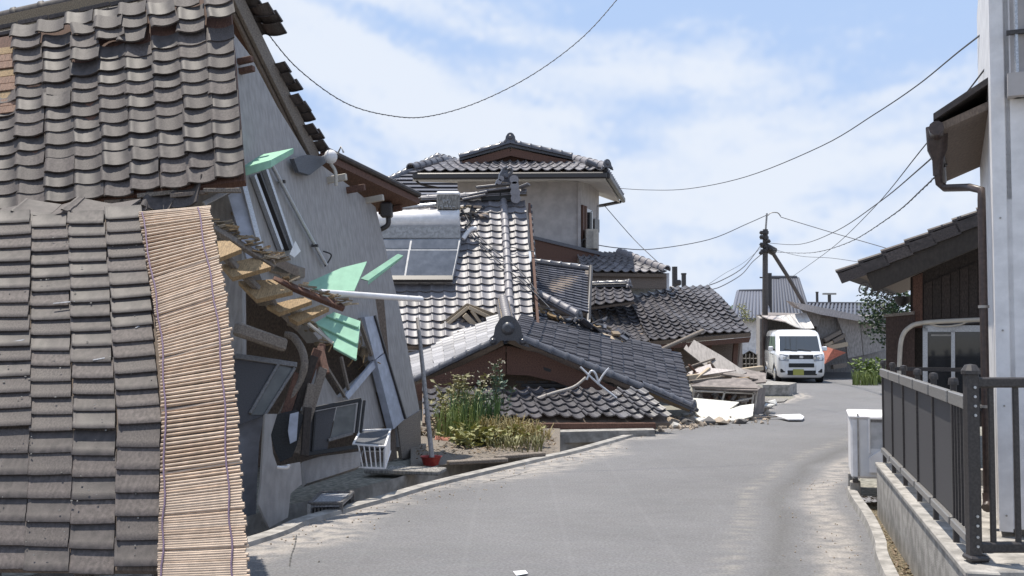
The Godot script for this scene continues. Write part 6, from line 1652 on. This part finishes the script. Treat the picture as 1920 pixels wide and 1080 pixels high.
func build_garden():
	var g = RandomNumberGenerator.new(); g.seed = 91
	# soil of the bed, slightly mounded
	var bed = MB.new()
	var rows = []
	for i in 14:
		var u = lerp(770.0, 1050.0, i / 13.0)
		var row = []
		for j in 6:
			var v = lerp(lerp(882.0, 853.0, i / 13.0), 800.0, j / 5.0)
			var p = G(u, v)
			p.y = 0.02 + (0.10 * sin(PI * j / 5.0) + 0.03 * g.randf()) * (1.0 if j > 0 and j < 5 else 0.3)
			row.append(p)
		rows.append(row)
	bed.loft(rows, false, true)
	struct("garden_bed", bed, mats.soil)
	var specs = [
		["onion_clump", "tall clump of dark green upright blades in the garden bed", "plant", 890, 832, "b", 260, 0.78, 0.50, 0.009, 0.22, "blade_green"],
		["onion_clump", "second clump of green blades with yellowing tips in the bed", "plant", 858, 838, "b", 160, 0.62, 0.42, 0.008, 0.35, "blade_yellow"],
		["flowering_plant", "tall leafy plant with pale seed heads left of the onion blades", "plant", 876, 826, "l", 20, 0.9, 0.38, 0.10, 0.03, "leaf_mid"],
		["flowering_plant", "tall blue green weed rising above the onion blades", "plant", 932, 826, "l", 7, 1.10, 0.2, 0.10, 0.03, "leaf_blue"],
		["flowering_plant", "blue green weed standing between the onion clump and the tallest weed", "plant", 912, 828, "l", 7, 0.92, 0.25, 0.09, 0.028, "leaf_blue"],
		["dry_plant", "dry brown green stalks at the left end of the bed", "plant", 852, 830, "l", 22, 0.66, 0.36, 0.10, 0.022, "leaf_olive"],
		["dry_plant", "yellow green low bushy plant in front of the onion clump", "plant", 885, 846, "l", 24, 0.30, 0.65, 0.10, 0.035, "leaf_yellow"],
		["dry_plant", "low plant with round pale leaves beside the yellow bush", "plant", 915, 848, "l", 20, 0.26, 0.5, 0.10, 0.038, "leaf_yellow"],
		["dry_grass", "straw coloured grass tuft behind the low yellow bush", "grass tuft", 935, 836, "b", 240, 0.44, 0.45, 0.008, 0.6, "straw"],
		["dry_grass", "straw grass tuft at the middle right of the bed", "grass tuft", 962, 840, "b", 260, 0.38, 0.5, 0.008, 0.7, "straw"],
		["dry_grass", "straw grass tuft at the bed corner by the bridge slab", "grass tuft", 990, 836, "b", 200, 0.28, 0.45, 0.008, 0.8, "straw"],
		["dry_grass", "olive grass tuft hanging over the ditch by the bridge slab", "grass tuft", 965, 850, "b", 220, 0.24, 0.55, 0.008, 0.9, "straw_green"],
		["red_plant", "small reddish plant beside the clay pot", "plant", 838, 826, "l", 7, 0.36, 0.22, 0.06, 0.014, "leaf_red"],
		["dry_plant", "sparse brown weeds at the foot of the leaning pole", "plant", 796, 834, "l", 14, 0.34, 0.35, 0.08, 0.02, "leaf_brown"],
		["dry_plant", "orange withered stalks right of the onion clump", "plant", 922, 828, "l", 4, 0.42, 0.2, 0.06, 0.02, "leaf_orange"],
		["dry_plant", "feathery olive weeds behind the onion clump", "plant", 858, 818, "l", 18, 0.85, 0.5, 0.09, 0.02, "leaf_olive"],
		["roadside_bush", "bright green bush at the far road edge by the fence end", "bush", 1642, 720, "l", 40, 0.75, 0.8, 0.13, 0.04, "leaf_bright"],
		["roadside_bush", "yellowish grass clump beside the bright green bush", "bush", 1622, 722, "b", 140, 0.5, 0.5, 0.012, 0.5, "blade_yellow"]]
	for s in specs:
		var at = G(s[3], s[4]); at.y = 0.05 if s[3] < 1100 else 0.0
		var t = thing(s[0], s[1], s[2], at)
		if s[5] == "b":
			var m = MB.new()
			blades(m, at, s[6], s[7], s[8], s[9], s[10], g)
			part(t, "blades", m, mats[s[11]]).set_meta("kind", "stuff")
		else:
			var st = MB.new(); var lf = MB.new()
			leafy(st, lf, at, s[6], s[7], s[8], s[9], s[10], g, 26 if s[7] > 0.5 else 16)
			part(t, "stems", st, mats.straw_green)
			part(t, "leaves", lf, mats[s[11]])
			if s[0] == "flowering_plant":
				var hd = MB.new()
				for i in 40:
					var c = at + Vector3(g.randfn() * s[8] * 0.35, s[7] * g.randf_range(0.75, 1.08), g.randfn() * 0.1)
					leaf(hd, c, Vector3(g.randfn(), 0.5, g.randfn()).normalized(), Vector3(g.randfn(), 1, g.randfn()).normalized(), 0.035, 0.014)
				part(t, "seed_heads", hd, mats.seed).set_meta("kind", "stuff")
	# ground litter in the bed
	var lit = MB.new()
	for i in 900:
		var f = g.randf()
		var p = G(lerp(778.0, 1040.0, f), lerp(lerp(878.0, 852.0, f), 815.0, g.randf())); p.y = 0.09 + 0.03 * g.randf()
		leaf(lit, p, Vector3(g.randfn(), 0.3, g.randfn()).normalized(), Vector3(g.randfn() * 0.5, 1, g.randfn() * 0.5).normalized(), g.randf_range(0.03, 0.08), 0.012)
	var l = struct("dry_litter", lit, mats.leaf_brown)
	l.set_meta("kind", "stuff"); l.set_meta("label", "dry leaves and stalks littering the garden bed"); l.set_meta("category", "leaf litter")
	var gl = MB.new()
	for i in 700:
		var ri = 10 + g.randi() % 46
		var p = road_r[ri].lerp(road_r[ri + 1], g.randf()) + Vector3(g.randf_range(0.15, 0.40), -0.115 + 0.02 * g.randf(), -0.05)
		leaf(gl, p, Vector3(g.randfn(), 0.25, g.randfn()).normalized(), Vector3(g.randfn() * 0.5, 1, g.randfn() * 0.5).normalized(), g.randf_range(0.02, 0.06), 0.012)
	l = struct("gutter_leaves", gl, mats.leaf_brown)
	l.set_meta("kind", "stuff"); l.set_meta("label", "brown leaves collected in the gutter below the fence"); l.set_meta("category", "leaf litter")

# ---------- van ----------
func build_van():
	var at = P(1487, 700, 34.4); at.y = 0.0
	var t = thing("white_van", "white box-shaped small van parked facing out by the utility pole", "van", at)
	var bs = Basis.from_euler(Vector3(0, deg_to_rad(-6.5), 0))
	var O = func(x, y, z): return at + bs * Vector3(x, y, z)
	var lev = [[0.17, 0.66, 1.56, -1.60, 0.18], [0.24, 0.735, 1.66, -1.66, 0.2], [0.45, 0.755, 1.69, -1.68, 0.2], [0.66, 0.76, 1.68, -1.68, 0.2], [0.86, 0.76, 1.66, -1.68, 0.16], [0.95, 0.757, 1.61, -1.67, 0.15], [0.985, 0.75, 1.53, -1.66, 0.14], [1.0, 0.745, 1.44, -1.66, 0.14], [1.53, 0.70, 1.06, -1.62, 0.12], [1.62, 0.68, 0.95, -1.58, 0.12], [1.69, 0.63, 0.78, -1.50, 0.13], [1.72, 0.50, 0.55, -1.32, 0.15], [1.73, 0.25, 0.2, -1.0, 0.1]]
	var rings = []
	for l in lev:
		var rg = []
		var r = l[4]
		for c in [[1, 1, 0], [-1, 1, 1], [-1, -1, 2], [1, -1, 3]]:
			for k in 5:
				var a = PI / 2 * (c[2] + k / 4.0)
				var cx = c[0] * (l[1] - r); var cz = (l[2] - r) if c[1] > 0 else (l[3] + r)
				# rotate so that arc starts on +x side for the first corner
				rg.append(O.call(cx + cos(a) * r, l[0], cz + sin(a) * r))
		rings.append(rg)
	part(t, "body", MB.new().loft(rings, true, true, true), mats.car_white)
	var pn = func(called, pts, thick, m, par = t):
		var w = []
		for q in pts: w.append(O.call(q[0], q[1], q[2]))
		var n = (w[1] - w[0]).cross(w[2] - w[0]).normalized()
		if n.dot(EYE - w[0]) < 0: n = -n
		for i in w.size(): w[i] += n * 0.012
		return part(par, called, MB.new().prism(w, -n * thick), m)
	var ws = pn.call("windscreen", [[-0.64, 1.03, 1.4185], [0.64, 1.03, 1.4185], [0.61, 1.50, 1.0815], [-0.61, 1.50, 1.0815]], 0.012, mats.car_glass)
	part(ws, "wiper", MB.new().tube([O.call(-0.1, 1.03, 1.44), O.call(-0.5, 1.09, 1.39)], 0.012, 5), mats.black)
	part(ws, "wiper", MB.new().tube([O.call(0.35, 1.03, 1.44), O.call(-0.05, 1.08, 1.40)], 0.012, 5), mats.black)
	for s in [-1, 1]:
		pn.call("side_window", [[s * 0.742, 1.03, 1.18], [s * 0.742, 1.03, 0.25], [s * 0.7025, 1.50, 0.25], [s * 0.7025, 1.50, 0.88]], 0.012, mats.car_glass)
		pn.call("side_window", [[s * 0.742, 1.03, 0.15], [s * 0.742, 1.03, -0.75], [s * 0.7025, 1.50, -0.75], [s * 0.7025, 1.50, 0.15]], 0.012, mats.car_glass)
		pn.call("side_window", [[s * 0.742, 1.03, -0.85], [s * 0.742, 1.03, -1.45], [s * 0.704, 1.48, -1.42], [s * 0.7025, 1.50, -0.85]], 0.012, mats.car_glass)
		var mi = part(t, "mirror", MB.new().box(O.call(s * 0.86, 1.10, 0.98), Vector3(0.16, 0.15, 0.10), bs, 0.03), mats.car_white)
		part(mi, "mirror_arm", MB.new().box(O.call(s * 0.76, 1.06, 0.98), Vector3(0.1, 0.05, 0.05), bs), mats.black)
		# headlight clusters
		var hl = part(t, "headlight", MB.new().prism([O.call(s * 0.40, 0.70, 1.685), O.call(s * 0.70, 0.72, 1.63), O.call(s * 0.735, 0.92, 1.52), O.call(s * 0.66, 0.93, 1.60), O.call(s * 0.40, 0.90, 1.64)], bs * Vector3(0, 0, 0.025)), mats.lamp_glass)
		for x in [0.42, 0.54]:
			part(hl, "bulb", MB.new().tube([O.call(s * x, 0.80, 1.675 - (x - 0.4) * 0.2), O.call(s * x, 0.80, 1.70 - (x - 0.4) * 0.2)], 0.045, 10), mats.chrome)
		part(t, "fog_lamp", MB.new().box(O.call(s * 0.58, 0.40, 1.655), Vector3(0.16, 0.13, 0.05), bs, 0.015), mats.black)
		part(t, "bumper_fin", MB.new().prism([O.call(s * 0.44, 0.30, 1.70), O.call(s * 0.52, 0.30, 1.69), O.call(s * 0.50, 0.58, 1.69), O.call(s * 0.46, 0.58, 1.70)], bs * Vector3(0, 0, 0.02)), mats.car_white)
		for z in [1.05, -1.05]:
			var c = O.call(s * 0.66, 0.28, z)
			var axl = bs * Vector3(s, 0, 0)
			var wh = part(t, "wheel", MB.new().tube([c - axl * 0.09, c - axl * 0.085, c + axl * 0.085, c + axl * 0.10], 0.28, 20), mats.black)
			part(wh, "rim", MB.new().tube([c + axl * 0.09, c + axl * 0.115], 0.18, 14, 0.16), mats.chrome)
			var arch = []
			for k in 13:
				var an = PI * k / 12.0
				arch.append(O.call(s * 0.752, 0.28 + sin(an) * 0.33, z + cos(an) * 0.33))
			part(t, "wheel_arch", MB.new().tube(arch, 0.03, 6), mats.steel_dark)
		part(t, "door_seam", MB.new().box(O.call(s * 0.757, 0.66, 0.20), Vector3(0.008, 0.8, 0.012), bs), mats.steel_dark)
		part(t, "door_handle", MB.new().box(O.call(s * 0.765, 0.92, 0.30), Vector3(0.02, 0.03, 0.14), bs), mats.steel)
		part(t, "sill_band", MB.new().box(O.call(s * 0.752, 0.30, 0.0), Vector3(0.02, 0.08, 1.5), bs, 0.005), mats.steel)
	# small dark lettering marks on the door
	for q in [[0.78, 0.90], [0.70, 0.90], [0.62, 0.90], [0.72, 0.82]]:
		part(t, "door_lettering", MB.new().box(O.call(-0.762, q[1], q[0]), Vector3(0.004, 0.045, 0.05), bs), mats.steel_dark)
	var gr = part(t, "grille", MB.new().box(O.call(0, 0.84, 1.665), Vector3(0.76, 0.14, 0.03), bs, 0.01), mats.black)
	part(gr, "emblem", MB.new().box(O.call(0, 0.84, 1.688), Vector3(0.13, 0.09, 0.015), bs, 0.015), mats.chrome)
	for y in [0.81, 0.87]:
		part(gr, "grille_bar", MB.new().box(O.call(0, y, 1.684), Vector3(0.62, 0.012, 0.01), bs), mats.steel_dark)
	part(t, "lower_grille", MB.new().box(O.call(0, 0.57, 1.695), Vector3(0.80, 0.13, 0.03), bs, 0.01), mats.black)
	part(t, "bumper_intake", MB.new().box(O.call(0.02, 0.33, 1.685), Vector3(0.92, 0.15, 0.03), bs, 0.01), mats.black)
	part(t, "number_plate", MB.new().box(O.call(-0.1, 0.35, 1.712), Vector3(0.34, 0.19, 0.012), bs, 0.004), mats.plate)
	part(t, "under_tray", MB.new().box(O.call(0, 0.20, 0), Vector3(1.2, 0.14, 3.0), bs), mats.black)

# ---------- overhead cables ----------
func build_cables():
	var L = [
		[[[462, 8, 11.4], [500, 60, 11.5], [560, 130, 11.7], [650, 194, 12.0], [740, 218, 12.3], [810, 217, 12.5], [900, 190, 12.9], [1000, 139, 13.2], [1090, 72, 13.5], [1156, 0, 13.8], [1200, -60, 14.0]], 0.009, "black service cable sagging in a deep arc from the leaning house", "c"],
		[[[1150, 352, 30.0], [1210, 356, 28.0], [1290, 354, 26.0], [1400, 331, 23.0], [1540, 274, 19.0], [1640, 214, 16.0], [1720, 160, 14.0], [1800, 95, 11.0], [1899, 20, 7.2]], 0.014, "cable from the two storey house eave climbing over the white van", "c"],
		[[[1118, 459, 29.0], [1160, 465, 30.0], [1225, 467, 31.0], [1330, 449, 34.0], [1400, 420, 36.0], [1436, 404, 37.0]], 0.022, "cable from upstairs wall to the tip of utility pole", "c"],
		[[[1132, 384, 30.5], [1190, 450, 29.0], [1246, 503, 27.0]], 0.016, "straight thin cable down to the lower tile roof corner", "c"],
		[[[1464, 407, 37.0], [1560, 436, 36.0], [1680, 471, 34.5], [1760, 500, 33.0]], 0.022, "cable running from the pole hook behind the wooden house", "c"],
		[[[1436, 455, 37.0], [1500, 458, 33.0], [1570, 432, 27.0], [1650, 378, 20.0], [1720, 320, 14.0], [1790, 255, 9.5], [1899, 140, 7.2]], 0.016, "thick cable from the pole up to the white house eave", "c"],
		[[[1478, 524, 37.3], [1560, 465, 29.0], [1640, 388, 20.0], [1725, 284, 12.5], [1800, 190, 9.5], [1899, 60, 7.2]], 0.012, "taut guy cable crossing from prop pole to the white house", "c"],
		[[[1446, 472, 37.0], [1520, 474, 32.0], [1590, 455, 25.0], [1670, 406, 17.0], [1730, 354, 12.0], [1775, 308, 9.0]], 0.013, "lashed cable ending at the white house gutter", "c"],
		[[[1446, 466, 36.8], [1500, 480, 33.0], [1560, 484, 30.0], [1640, 496, 26.0]], 0.012, "thin lower wire from the pole clamp to the right", "c"],
		[[[1428, 458, 37.0], [1395, 500, 34.0], [1350, 527, 31.0], [1310, 540, 29.0]], 0.022, "cable dropping left from the pole above the long roof", "c"],
		[[[1426, 478, 37.0], [1410, 492, 36.0], [1390, 515, 34.0], [1350, 538, 31.0], [1320, 545, 30.0]], 0.022, "lower slack cable dropping left from pole to long roof", "c"],
		[[[1430, 462, 36.9], [1395, 492, 34.0], [1360, 512, 31.0], [1330, 532, 29.0]], 0.009, "hair thin wire beside the cables left of the pole", "c"]]
	for c in L:
		c[1] *= 0.64
		var pts = pline(c[0], 6)
		if c[0][0][0] == 462 or c[0][0][0] == 1446 and c[1] > 0.0079:
			# lashed cable: a cord wrapped round it
			var t = thing("overhead_cable", c[2], "cable", pts[0])
			part(t, "core", MB.new().tube(pts, c[1], 6), mats.cable)
			var w = []
			var d = smooth_line(pts, 5)
			for i in d.size(): w.append(d[i] + Vector3(0, 1, 0).rotated(Vector3(0, 0, 1), i * 1.6) * c[1] * 1.5)
			part(t, "lashing", MB.new().tube(w, c[1] * 0.4, 4), mats.cable)
		else:
			single("overhead_cable", MB.new().tube(pts, c[1], 6), mats.cable, c[2], "cable")
	var b = thing("cable_bracket", "insulator bracket holding the sagging cable on the ridge end", "bracket", P(460, 16, 11.3))
	part(b, "stem", MB.new().tube([P(462, 26, 11.3), P(462, 6, 11.35)], 0.02, 6), mats.steel_dark)
	part(b, "knob", MB.new().loft([ring(P(460, 12, 11.35), 0.02, 8), ring(P(460, 9, 11.35), 0.06, 8), ring(P(460, 5, 11.35), 0.03, 8)], true, true, true), mats.pvc_beige)
